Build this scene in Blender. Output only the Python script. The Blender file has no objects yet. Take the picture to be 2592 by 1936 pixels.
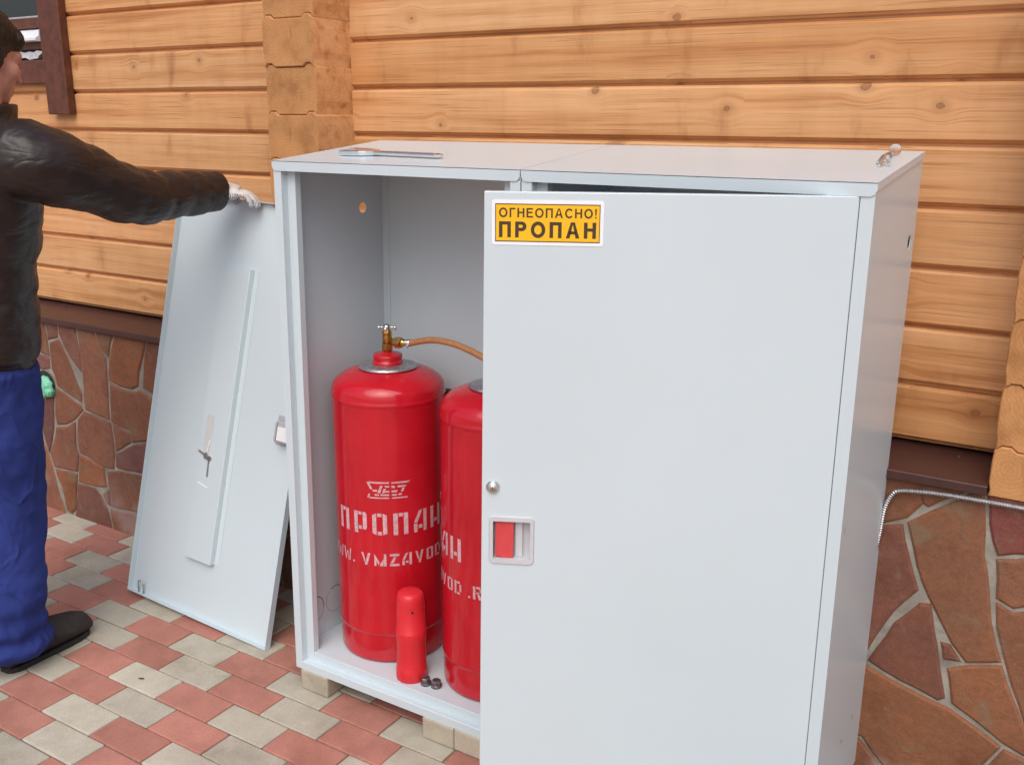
import bpy, bmesh, math, random
from math import sin, cos, pi, radians
from mathutils import Vector, Matrix, Euler

random.seed(7)
SC = bpy.context.scene
COL = SC.collection

# ------------------------------------------------------------------ camera
cam_d = bpy.data.cameras.new("camera")
cam = bpy.data.objects.new("camera", cam_d)
COL.objects.link(cam)
SC.camera = cam
cam_d.sensor_width = 36.0
cam_d.lens = 34.215
cam_d.clip_start = 0.05
cam_d.clip_end = 500
CR = Vector((0.8492, 0.5280, 0.0063)).normalized()
CF = Vector((-0.5085, 0.8210, -0.2598)).normalized()
CU = CR.cross(CF).normalized()
CR = CF.cross(CU).normalized()
M = Matrix((CR, CU, -CF)).transposed().to_4x4()
M.translation = Vector((2.2681, -1.5775, 1.5265))
cam.matrix_world = M

# ------------------------------------------------------------------ world, sun, exposure
SUN_EL, SUN_AZ = radians(52), radians(159)      # azimuth clockwise from +Y
world = bpy.data.worlds.new("World")
SC.world = world
world.use_nodes = True
wn = world.node_tree.nodes
wl = world.node_tree.links
bg = wn["Background"]
sky = wn.new("ShaderNodeTexSky")
sky.sky_type = 'NISHITA'
sky.sun_disc = False
sky.sun_elevation = SUN_EL
sky.sun_rotation = SUN_AZ
sky.air_density = 1.0
sky.dust_density = 4.0
sky.ozone_density = 1.0
wl.new(sky.outputs[0], bg.inputs[0])
bg.inputs[1].default_value = 0.13
sun_d = bpy.data.lights.new("sun", 'SUN')
sun_d.energy = 1.1
sun_d.angle = radians(60)
sun_d.color = (0.97, 0.985, 1.0)
sun = bpy.data.objects.new("sun", sun_d)
COL.objects.link(sun)
sdir = Vector((sin(SUN_AZ) * cos(SUN_EL), cos(SUN_AZ) * cos(SUN_EL), sin(SUN_EL)))
sun.rotation_euler = sdir.to_track_quat('Z', 'Y').to_euler()
sun.location = sdir * 20
SC.view_settings.view_transform = 'Standard'
SC.view_settings.look = 'None'
SC.view_settings.gamma = 1.0
SC.view_settings.use_curve_mapping = False
SC.view_settings.exposure = 0.27
SC.render.engine = 'CYCLES'
SC.cycles.max_bounces = 10
SC.cycles.diffuse_bounces = 7

# ------------------------------------------------------------------ materials
class NT:
    def __init__(self, name):
        self.m = bpy.data.materials.new(name)
        self.m.use_nodes = True
        self.n = self.m.node_tree.nodes
        self.l = self.m.node_tree.links
        self.b = self.n["Principled BSDF"]
    def node(self, t, **kw):
        nd = self.n.new(t)
        for k, v in kw.items():
            setattr(nd, k, v)
        return nd
    def link(self, a, b):
        self.l.new(a, b)
    def val(self, x, op, y, clamp=False):
        nd = self.node("ShaderNodeMath", operation=op, use_clamp=clamp)
        for i, s in enumerate((x, y)):
            if s is None: continue
            if isinstance(s, (int, float)): nd.inputs[i].default_value = s
            else: self.link(s, nd.inputs[i])
        return nd.outputs[0]
    def coord(self, scale=(1, 1, 1), kind="Object", rnd=True):
        tc = self.node("ShaderNodeTexCoord")
        mp = self.node("ShaderNodeMapping")
        mp.inputs["Scale"].default_value = scale
        self.link(tc.outputs[kind], mp.inputs[0])
        if rnd:
            oi = self.node("ShaderNodeObjectInfo")
            cx = self.node("ShaderNodeCombineXYZ")
            r = self.val(oi.outputs["Random"], 'MULTIPLY', 37.0)
            for i in range(3): self.link(r, cx.inputs[i])
            self.link(cx.outputs[0], mp.inputs["Location"])
        return mp.outputs[0]
    def noise(self, co, scale=1, detail=3, rough=0.55, dist=0):
        nd = self.node("ShaderNodeTexNoise")
        nd.inputs["Scale"].default_value = scale
        nd.inputs["Detail"].default_value = detail
        nd.inputs["Roughness"].default_value = rough
        nd.inputs["Distortion"].default_value = dist
        self.link(co, nd.inputs["Vector"])
        return nd.outputs["Fac"]
    def ridge(self, f, k=1.0):
        a = self.val(self.val(f, 'MULTIPLY', 2.0), 'SUBTRACT', 1.0)
        return self.val(self.val(1.0, 'SUBTRACT', self.val(a, 'ABSOLUTE', None)), 'POWER', k)
    def ramp(self, f, stops):
        nd = self.node("ShaderNodeValToRGB")
        cr = nd.color_ramp
        while len(cr.elements) < len(stops): cr.elements.new(0.5)
        for e, (p, c) in zip(cr.elements, stops):
            e.position = p
            e.color = tuple(c) + (1,) if len(c) == 3 else c
        self.link(f, nd.inputs[0])
        return nd.outputs[0]
    def mix(self, f, a, b, blend='MIX'):
        nd = self.node("ShaderNodeMix", data_type='RGBA', blend_type=blend)
        if isinstance(f, (int, float)): nd.inputs[0].default_value = f
        else: self.link(f, nd.inputs[0])
        for s, i in ((a, 6), (b, 7)):
            if isinstance(s, tuple): nd.inputs[i].default_value = tuple(s) + (1,)
            else: self.link(s, nd.inputs[i])
        return nd.outputs[2]
    def maprange(self, f, a, b, c=0.0, d=1.0, smooth=True):
        nd = self.node("ShaderNodeMapRange", interpolation_type='SMOOTHSTEP' if smooth else 'LINEAR')
        self.link(f, nd.inputs[0])
        for i, v in enumerate((a, b, c, d)): nd.inputs[i + 1].default_value = v
        return nd.outputs[0]
    def bump(self, h, strength=0.3, dist=0.002, normal=None):
        nd = self.node("ShaderNodeBump")
        nd.inputs["Strength"].default_value = strength
        nd.inputs["Distance"].default_value = dist
        self.link(h, nd.inputs["Height"])
        if normal: self.link(normal, nd.inputs["Normal"])
        self.link(nd.outputs[0], self.b.inputs["Normal"])
        return nd.outputs[0]
    def set(self, color=None, rough=None, metal=None, spec=None, **kw):
        if color is not None:
            if isinstance(color, tuple): self.b.inputs["Base Color"].default_value = tuple(color) + (1,)
            else: self.link(color, self.b.inputs["Base Color"])
        if rough is not None:
            if isinstance(rough, (int, float)): self.b.inputs["Roughness"].default_value = rough
            else: self.link(rough, self.b.inputs["Roughness"])
        if metal is not None: self.b.inputs["Metallic"].default_value = metal
        if spec is not None: self.b.inputs["Specular IOR Level"].default_value = spec
        for k, v in kw.items(): self.b.inputs[k.replace("_", " ")].default_value = v
        return self.m

def simple(name, color, rough=0.5, metal=0.0, var=0.12, vscale=25, bump=0.0, bscale=300, spec=None, rnd=True, bdist=0.001):
    t = NT(name)
    co = t.coord(rnd=rnd)
    f = t.noise(co, vscale, 4)
    lo = tuple(c * (1 - var) for c in color); hi = tuple(min(1, c * (1 + var)) for c in color)
    t.set(t.ramp(f, [(0.3, lo), (0.7, hi)]), rough, metal, spec)
    if bump: t.bump(t.noise(co, bscale, 3), bump, bdist)
    return t.m

def make_wood(name, light, mid, dark, gx=0.9, gz=30.0, sat=1.0):
    t = NT(name)
    tc = t.node("ShaderNodeTexCoord")
    oi = t.node("ShaderNodeObjectInfo")
    rnd = t.val(oi.outputs["Random"], 'MULTIPLY', 61.0)
    sep = t.node("ShaderNodeSeparateXYZ"); t.link(tc.outputs["Object"], sep.inputs[0])
    X, Y, Z = sep.outputs
    # knots
    kv = t.node("ShaderNodeCombineXYZ")
    t.link(t.val(t.val(X, 'MULTIPLY', 6.2), 'ADD', rnd), kv.inputs[0])
    t.link(t.val(t.val(Z, 'MULTIPLY', 7.6), 'ADD', rnd), kv.inputs[1])
    vo = t.node("ShaderNodeTexVoronoi", voronoi_dimensions='2D')
    vo.inputs["Scale"].default_value = 1.0
    t.link(kv.outputs[0], vo.inputs["Vector"])
    sc = t.node("ShaderNodeSeparateColor"); t.link(vo.outputs["Color"], sc.inputs[0])
    has = t.val(sc.outputs[0], 'GREATER_THAN', 0.74)
    # squash of distance
    kn = t.noise(kv.outputs[0], 9.0, 3, 0.6)
    dist = t.val(vo.outputs["Distance"], 'ADD', t.val(t.val(kn, 'SUBTRACT', 0.5), 'MULTIPLY', 0.07))
    ps = t.node("ShaderNodeSeparateXYZ"); t.link(vo.outputs["Position"], ps.inputs[0])
    ks = t.node("ShaderNodeSeparateXYZ"); t.link(kv.outputs[0], ks.inputs[0])
    dz = t.val(t.val(ks.outputs[1], 'SUBTRACT', ps.outputs[1]), 'DIVIDE', 7.6)
    swirl = t.val(t.val(t.val(t.maprange(dist, 0.42, 0.02, 0.0, 0.80), 'MULTIPLY', has), 'MULTIPLY', dz), 'MULTIPLY', -1.0)
    halo = t.val(t.maprange(dist, 0.20, 0.03), 'MULTIPLY', has)
    size = t.val(t.val(t.val(sc.outputs[1], 'POWER', 2.0), 'MULTIPLY', 0.050), 'ADD', 0.014)
    core = t.val(t.val(dist, 'LESS_THAN', size), 'MULTIPLY', has)
    rim = t.val(t.val(t.val(dist, 'LESS_THAN', t.val(size, 'ADD', 0.016)), 'SUBTRACT', t.val(dist, 'LESS_THAN', size)), 'MULTIPLY', has)
    # grain
    zz = t.val(Z, 'ADD', swirl)
    gv = t.node("ShaderNodeCombineXYZ")
    t.link(t.val(t.val(X, 'MULTIPLY', gx), 'ADD', rnd), gv.inputs[0])
    t.link(t.val(zz, 'MULTIPLY', gz), 'ADD', rnd) if False else t.link(t.val(t.val(zz, 'MULTIPLY', gz), 'ADD', rnd), gv.inputs[2])
    t.link(t.val(Y, 'MULTIPLY', gz), gv.inputs[1])
    g1 = t.noise(gv.outputs[0], 1.0, 6, 0.62, 0.25)
    gv2 = t.node("ShaderNodeCombineXYZ")
    t.link(t.val(t.val(X, 'MULTIPLY', gx * 4), 'ADD', rnd), gv2.inputs[0])
    t.link(t.val(t.val(zz, 'MULTIPLY', gz * 9), 'ADD', rnd), gv2.inputs[2])
    t.link(t.val(Y, 'MULTIPLY', gz * 9), gv2.inputs[1])
    g2 = t.noise(gv2.outputs[0], 1.0, 3, 0.5)
    # cloudy stain patches
    cv = t.node("ShaderNodeCombineXYZ")
    t.link(t.val(t.val(X, 'MULTIPLY', 10.0), 'ADD', rnd), cv.inputs[0])
    t.link(t.val(t.val(Z, 'MULTIPLY', 3.6), 'ADD', rnd), cv.inputs[2])
    c1 = t.noise(cv.outputs[0], 1.0, 4, 0.55)
    col = t.ramp(g1, [(0.32, dark), (0.46, mid), (0.62, light)])
    fine = t.ramp(g2, [(0.3, (0.80, 0.76, 0.70)), (0.62, (1.04, 1.03, 1.02))])
    col = t.mix(0.55, col, fine, 'MULTIPLY')
    patch = t.ramp(c1, [(0.28, (0.60, 0.50, 0.42)), (0.40, (0.93, 0.91, 0.88)), (0.55, (1, 1, 1)), (0.78, (1.08, 1.06, 1.05))])
    col = t.mix(0.75, col, patch, 'MULTIPLY')
    tint = t.ramp(oi.outputs["Random"], [(0.0, (0.86, 0.80, 0.72)), (0.3, (1.0, 0.97, 0.93)), (0.6, (0.96, 0.98, 1.0)), (1.0, (1.07, 1.05, 1.06))])
    col = t.mix(1.0, col, tint, 'MULTIPLY')
    col = t.mix(t.val(halo, 'MULTIPLY', 0.30), col, (0.26, 0.105, 0.036))
    col = t.mix(t.val(rim, 'MULTIPLY', 0.60), col, (0.17, 0.062, 0.026))
    col = t.mix(t.val(core, 'MULTIPLY', 0.55), col, (0.24, 0.090, 0.034))
    line = t.maprange(g2, 0.42, 0.31)
    col = t.mix(t.val(line, 'MULTIPLY', 0.50), col, (0.33, 0.135, 0.045))
    t.set(col, t.ramp(g2, [(0.2, (0.42,) * 3), (0.8, (0.58,) * 3)]), 0.0, 0.35)
    t.bump(t.val(g1, 'ADD', t.val(g2, 'MULTIPLY', 0.5)), 0.25, 0.0015)
    return t.m

M_LOG = make_wood("log_wood", (0.725, 0.410, 0.200), (0.665, 0.346, 0.150), (0.490, 0.215, 0.080))

def make_endgrain():
    t = NT("log_end_grain")
    tc = t.node("ShaderNodeTexCoord")
    oi = t.node("ShaderNodeObjectInfo")
    mp = t.node("ShaderNodeMapping")
    mp.inputs["Scale"].default_value = (1, 0.02, 1)
    t.link(tc.outputs["Object"], mp.inputs[0])
    off = t.node("ShaderNodeCombineXYZ")
    t.link(t.val(t.val(oi.outputs["Random"], 'MULTIPLY', 0.16), 'SUBTRACT', 0.08), off.inputs[0])
    t.link(t.val(t.val(oi.outputs["Random"], 'MULTIPLY', 0.10), 'SUBTRACT', 0.10), off.inputs[2])
    t.link(off.outputs[0], mp.inputs["Location"])
    wv = t.node("ShaderNodeTexWave", wave_type='RINGS', rings_direction='Y')
    wv.inputs["Scale"].default_value = 38
    wv.inputs["Distortion"].default_value = 6.0
    wv.inputs["Detail"].default_value = 3
    wv.inputs["Detail Scale"].default_value = 1.5
    t.link(mp.outputs[0], wv.inputs["Vector"])
    co = t.coord((1, 0.2, 1))
    n = t.noise(co, 14, 4)
    sp = t.noise(co, 260, 2)
    col = t.ramp(wv.outputs["Fac"], [(0.0, (0.500, 0.245, 0.098)), (1.0, (0.545, 0.278, 0.115))])
    col = t.mix(0.8, col, t.ramp(n, [(0.3, (0.66, 0.58, 0.50)), (0.50, (0.95, 0.93, 0.90)), (0.70, (1.12, 1.08, 1.03))]), 'MULTIPLY')
    col = t.mix(0.5, col, t.ramp(sp, [(0.3, (0.75, 0.72, 0.66)), (0.7, (1.1, 1.1, 1.1))]), 'MULTIPLY')
    t.set(col, 0.72, 0, 0.25)
    t.bump(sp, 0.25, 0.001)
    return t.m
M_END = make_endgrain()

def make_steel(name="grey_powder_coat", color=(0.583, 0.672, 0.708)):
    t = NT(name)
    co = t.coord()
    f = t.noise(co, 2.2, 2)
    t.set(t.ramp(f, [(0.3, tuple(c * 0.975 for c in color)), (0.7, tuple(c * 1.02 for c in color))]), 0.26, 0, 0.5)
    pe = t.noise(co, 420, 2)
    t.bump(pe, 0.10, 0.0009)
    return t.m
M_STEEL = make_steel()
M_BROWN = simple("brown_coated_metal", (0.062, 0.024, 0.020), 0.42, 0, 0.15, 20)
M_BROWNFRAME = simple("brown_laminate", (0.115, 0.036, 0.020), 0.45, 0, 0.35, 30, 0.15, 90)
M_WHITEPVC = simple("white_plastic_trim", (0.78, 0.79, 0.80), 0.3, 0, 0.04)
M_GREYPVC = simple("grey_bead", (0.42, 0.42, 0.43), 0.4)
M_FOAM = simple("pale_grey_foam", (0.55, 0.57, 0.60), 0.85, 0, 0.2, 60, 0.4, 120)

def make_glass():
    t = NT("dark_window_glass")
    t.set((0.015, 0.016, 0.017), 0.03, 0.0, 1.0)
    return t.m
M_GLASS = make_glass()

def make_stone():
    t = NT("sandstone_slab")
    co = t.coord()
    oi = t.node("ShaderNodeObjectInfo")
    base = oi.outputs["Color"]
    n1 = t.noise(co, 7, 5, 0.6)
    n2 = t.noise(co, 55, 5, 0.65)
    n3 = t.noise(co, 260, 3, 0.6)
    n4 = t.noise(co, 13, 4, 0.6, 0.6)
    col = t.mix(0.85, base, t.ramp(n1, [(0.25, (0.70, 0.60, 0.58)), (0.5, (1, 1, 1)), (0.75, (1.22, 1.10, 0.92))]), 'MULTIPLY')
    col = t.mix(0.6, col, t.ramp(n2, [(0.3, (0.74, 0.72, 0.70)), (0.7, (1.18, 1.16, 1.14))]), 'MULTIPLY')
    col = t.mix(0.5, col, t.ramp(n3, [(0.3, (0.72, 0.70, 0.68)), (0.7, (1.2, 1.2, 1.2))]), 'MULTIPLY')
    col = t.mix(t.maprange(n4, 0.54, 0.72, 0, 0.6), col, (0.20, 0.155, 0.095))
    geo = t.node("ShaderNodeNewGeometry")
    sx = t.node("ShaderNodeSeparateXYZ"); t.link(geo.outputs["Position"], sx.inputs[0])
    low = t.maprange(sx.outputs[2], 0.24, 0.03)
    nw = t.node("ShaderNodeTexNoise"); nw.inputs["Scale"].default_value = 6; nw.inputs["Detail"].default_value = 5
    t.link(geo.outputs["Position"], nw.inputs["Vector"])
    eff = t.val(t.maprange(nw.outputs["Fac"], 0.50, 0.66), 'MULTIPLY', low)
    col = t.mix(t.val(eff, 'MULTIPLY', 0.5), col, (0.42, 0.34, 0.32))
    spk = t.noise(co, 34, 6, 0.75)
    col = t.mix(t.maprange(spk, 0.66, 0.72, 0, 0.45), col, (0.42, 0.34, 0.29))
    t.set(col, 0.80, 0, 0.3)
    t.bump(t.val(t.val(n2, 'MULTIPLY', 1.0), 'ADD', t.val(n3, 'MULTIPLY', 0.45)), 0.5, 0.004)
    return t.m
M_STONE = make_stone()
M_MORTAR = simple("grey_mortar", (0.285, 0.260, 0.218), 0.9, 0, 0.32, 18, 0.6, 120, bdist=0.003)

def make_paver(name, c):
    t = NT(name)
    co = t.coord()
    oi = t.node("ShaderNodeObjectInfo")
    n1 = t.noise(co, 16, 4, 0.6)
    n2 = t.noise(co, 420, 3, 0.7)
    n3 = t.noise(co, 45, 5, 0.7)
    col = t.ramp(oi.outputs["Random"], [(0.0, tuple(x * 0.88 for x in c)), (1.0, tuple(x * 1.10 for x in c))])
    col = t.mix(0.8, col, t.ramp(n1, [(0.3, (0.86, 0.86, 0.86)), (0.7, (1.08, 1.08, 1.07))]), 'MULTIPLY')
    col = t.mix(0.7, col, t.ramp(n2, [(0.30, (0.66, 0.66, 0.66)), (0.55, (1.0, 1.0, 1.0)), (0.75, (1.22, 1.22, 1.22))]), 'MULTIPLY')
    col = t.mix(t.maprange(n3, 0.58, 0.75, 0, 0.35), col, tuple(x * 0.60 for x in c))
    gp = t.node("ShaderNodeNewGeometry")
    st = t.node("ShaderNodeTexNoise"); st.inputs["Scale"].default_value = 3.2; st.inputs["Detail"].default_value = 6; st.inputs["Roughness"].default_value = 0.65
    t.link(gp.outputs["Position"], st.inputs["Vector"])
    col = t.mix(1.0, col, t.ramp(st.outputs["Fac"], [(0.36, (0.80, 0.78, 0.74)), (0.52, (1, 1, 1)), (0.70, (1.05, 1.04, 1.02))]), 'MULTIPLY')
    # dust worked into the edges of every block
    t.set(col, 0.86, 0, 0.3)
    t.bump(t.val(n2, 'ADD', t.val(n3, 'MULTIPLY', 0.6)), 0.35, 0.002)
    return t.m
M_PAVR = make_paver("red_concrete", (0.49, 0.215, 0.165))
M_PAVG = make_paver("grey_concrete", (0.51, 0.465, 0.375))
M_PAVB = make_paver("beige_concrete", (0.52, 0.46, 0.36))
M_SAND = simple("joint_sand", (0.16, 0.125, 0.085), 0.95, 0, 0.3, 60, 0.6, 300)

def make_redpaint():
    t = NT("red_gloss_paint")
    co = t.coord()
    f = t.noise(co, 9, 4)
    scr = t.noise(co, 60, 6, 0.7)
    col = t.ramp(f, [(0.3, (0.47, 0.008, 0.018)), (0.7, (0.56, 0.012, 0.024))])
    col = t.mix(t.maprange(scr, 0.70, 0.76, 0, 0.5), col, (0.20, 0.03, 0.03))
    t.set(col, t.ramp(scr, [(0.3, (0.07,) * 3), (0.7, (0.17,) * 3)]), 0, 0.5)
    t.bump(t.noise(co, 26, 2), 0.06, 0.004)
    return t.m
M_RED = make_redpaint()
M_REDPLASTIC = simple("red_plastic", (0.66, 0.022, 0.032), 0.38, 0, 0.06, 12, 0.05, 60)
M_REDLEVER = simple("red_latch_plastic", (0.62, 0.060, 0.065), 0.45, 0, 0.06, 30)
M_GREYPLASTIC = simple("grey_handle_plastic", (0.56, 0.57, 0.59), 0.45, 0, 0.04)
M_LATCHGREY = simple("latch_grey_plastic", (0.40, 0.41, 0.43), 0.5, 0, 0.06)
M_BRASS = simple("brass", (0.55, 0.34, 0.10), 0.32, 1.0, 0.25, 60)
M_CHROME = simple("chrome", (0.80, 0.81, 0.82), 0.10, 1.0, 0.08, 40)
M_ZINC = simple("dull_zinc", (0.50, 0.50, 0.51), 0.36, 1.0, 0.25, 90)
M_ALU = simple("aluminium_disc", (0.46, 0.44, 0.46), 0.42, 0.85, 0.35, 120)
M_NUT = simple("grimy_steel", (0.20, 0.17, 0.17), 0.45, 0.8, 0.5, 160)
M_NICKEL = simple("nickel", (0.74, 0.72, 0.68), 0.34, 1.0, 0.1, 60)
M_HOSE = simple("orange_rubber", (0.40, 0.180, 0.070), 0.6, 0, 0.12, 60)
M_STENCIL = simple("white_stencil_paint", (0.62, 0.38, 0.41), 0.55, 0, 0.25, 140)
M_DARK = simple("dark_opening", (0.02, 0.018, 0.018), 0.8)
M_INK = simple("brown_black_ink", (0.060, 0.033, 0.015), 0.45)
M_YELLOW = simple("yellow_print", (0.90, 0.50, 0.012), 0.35, 0, 0.03)
M_LABEL = simple("white_vinyl", (0.86, 0.87, 0.90), 0.3, 0, 0.02)
M_GREEN = simple("mint_plastic_bag", (0.20, 0.62, 0.40), 0.35, 0, 0.15, 30, 0.4, 60, bdist=0.004)

def make_clear(name, rough=0.12, tint=(0.93, 0.92, 0.92), trans=0.75):
    t = NT(name)
    t.set(tint, rough, 0, 0.5)
    t.b.inputs["Transmission Weight"].default_value = trans
    t.b.inputs["IOR"].default_value = 1.3
    return t.m
M_CLEAR = make_clear("clear_plastic", 0.25, (0.90, 0.80, 0.75), 0.92)
M_TAPE = simple("matt_tape", (0.57, 0.60, 0.59), 0.25, 0, 0.02)

def make_jacket():
    t = NT("black_quilted_nylon")
    co = t.coord(rnd=False)
    tc = t.node("ShaderNodeTexCoord")
    mp = t.node("ShaderNodeMapping"); mp.inputs["Scale"].default_value = (7, 5, 13); mp.inputs["Rotation"].default_value = (0.5, 0.3, 0.2)
    t.link(tc.outputs["Object"], mp.inputs[0])
    f1 = t.noise(mp.outputs[0], 1.0, 2, 0.45, 0.9)
    fold = t.ridge(f1, 5.0)
    f2 = t.ridge(t.noise(mp.outputs[0], 2.3, 2, 0.5, 0.7), 4.0)
    n2 = t.noise(co, 90, 3, 0.6)
    t.set(t.ramp(f1, [(0.3, (0.0165, 0.0100, 0.0085)), (0.7, (0.0240, 0.0150, 0.0125))]), t.ramp(n2, [(0.3, (0.36,) * 3), (0.7, (0.46,) * 3)]), 0, 0.45)
    t.bump(t.val(t.val(fold, 'MULTIPLY', 0.75), 'ADD', t.val(f2, 'MULTIPLY', 0.30)), 0.32, -0.008)
    return t.m
M_JACKET = make_jacket()
def make_trouser():
    t = NT("blue_work_cloth")
    co = t.coord(rnd=False)
    tc = t.node("ShaderNodeTexCoord")
    mp = t.node("ShaderNodeMapping"); mp.inputs["Scale"].default_value = (9, 9, 5.5); mp.inputs["Rotation"].default_value = (0.6, 0.5, 0)
    t.link(tc.outputs["Object"], mp.inputs[0])
    f1 = t.noise(mp.outputs[0], 1.0, 2, 0.5, 0.8)
    fold = t.ridge(f1, 4.0)
    n = t.noise(co, 8, 4)
    w = t.noise(co, 800, 2)
    t.set(t.ramp(n, [(0.3, (0.017, 0.029, 0.140)), (0.7, (0.029, 0.047, 0.215))]), 0.85, 0, 0.2)
    t.bump(t.val(fold, 'ADD', t.val(w, 'MULTIPLY', 0.04)), 0.7, 0.012)
    return t.m
M_TROUSER = make_trouser()
M_SHOE = simple("dark_suede", (0.028, 0.020, 0.018), 0.8, 0, 0.3, 40, 0.4, 300)
M_SOLE = simple("dark_rubber_sole", (0.016, 0.013, 0.012), 0.7)
M_SKIN = simple("skin", (0.54, 0.255, 0.185), 0.5, 0, 0.12, 30, 0.1, 200)
M_HAIR = NT("dark_hair")
_co = M_HAIR.coord((1, 1, 0.15), rnd=False)
_n = M_HAIR.noise(_co, 160, 4, 0.6)
M_HAIR.set(M_HAIR.ramp(_n, [(0.3, (0.010, 0.006, 0.004)), (0.75, (0.040, 0.024, 0.016))]), 0.5, 0, 0.4)
M_HAIR.bump(_n, 0.9, 0.006)
M_HAIR = M_HAIR.m

def make_glove():
    t = NT("white_knit_dotted")
    co = t.coord(rnd=False)
    tc = t.node("ShaderNodeTexCoord")
    vo = t.node("ShaderNodeTexVoronoi"); vo.inputs["Scale"].default_value = 210; vo.inputs["Randomness"].default_value = 0.15
    t.link(tc.outputs["Object"], vo.inputs["Vector"])
    dots = t.val(vo.outputs["Distance"], 'LESS_THAN', 0.42)
    sp = t.node("ShaderNodeSeparateXYZ"); t.link(tc.outputs["Normal"], sp.inputs[0])
    palm = t.maprange(sp.outputs[2], 0.25, 0.05)
    dirt = t.noise(co, 30, 4)
    k = t.noise(co, 500, 2)
    col = t.ramp(dirt, [(0.3, (0.50, 0.47, 0.42)), (0.65, (0.74, 0.71, 0.66))])
    col = t.mix(t.val(dots, 'MULTIPLY', palm), col, (0.06, 0.12, 0.34))
    t.set(col, 0.9, 0, 0.2)
    t.bump(k, 0.5, 0.002)
    return t.m
M_GLOVE = make_glove()

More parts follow.
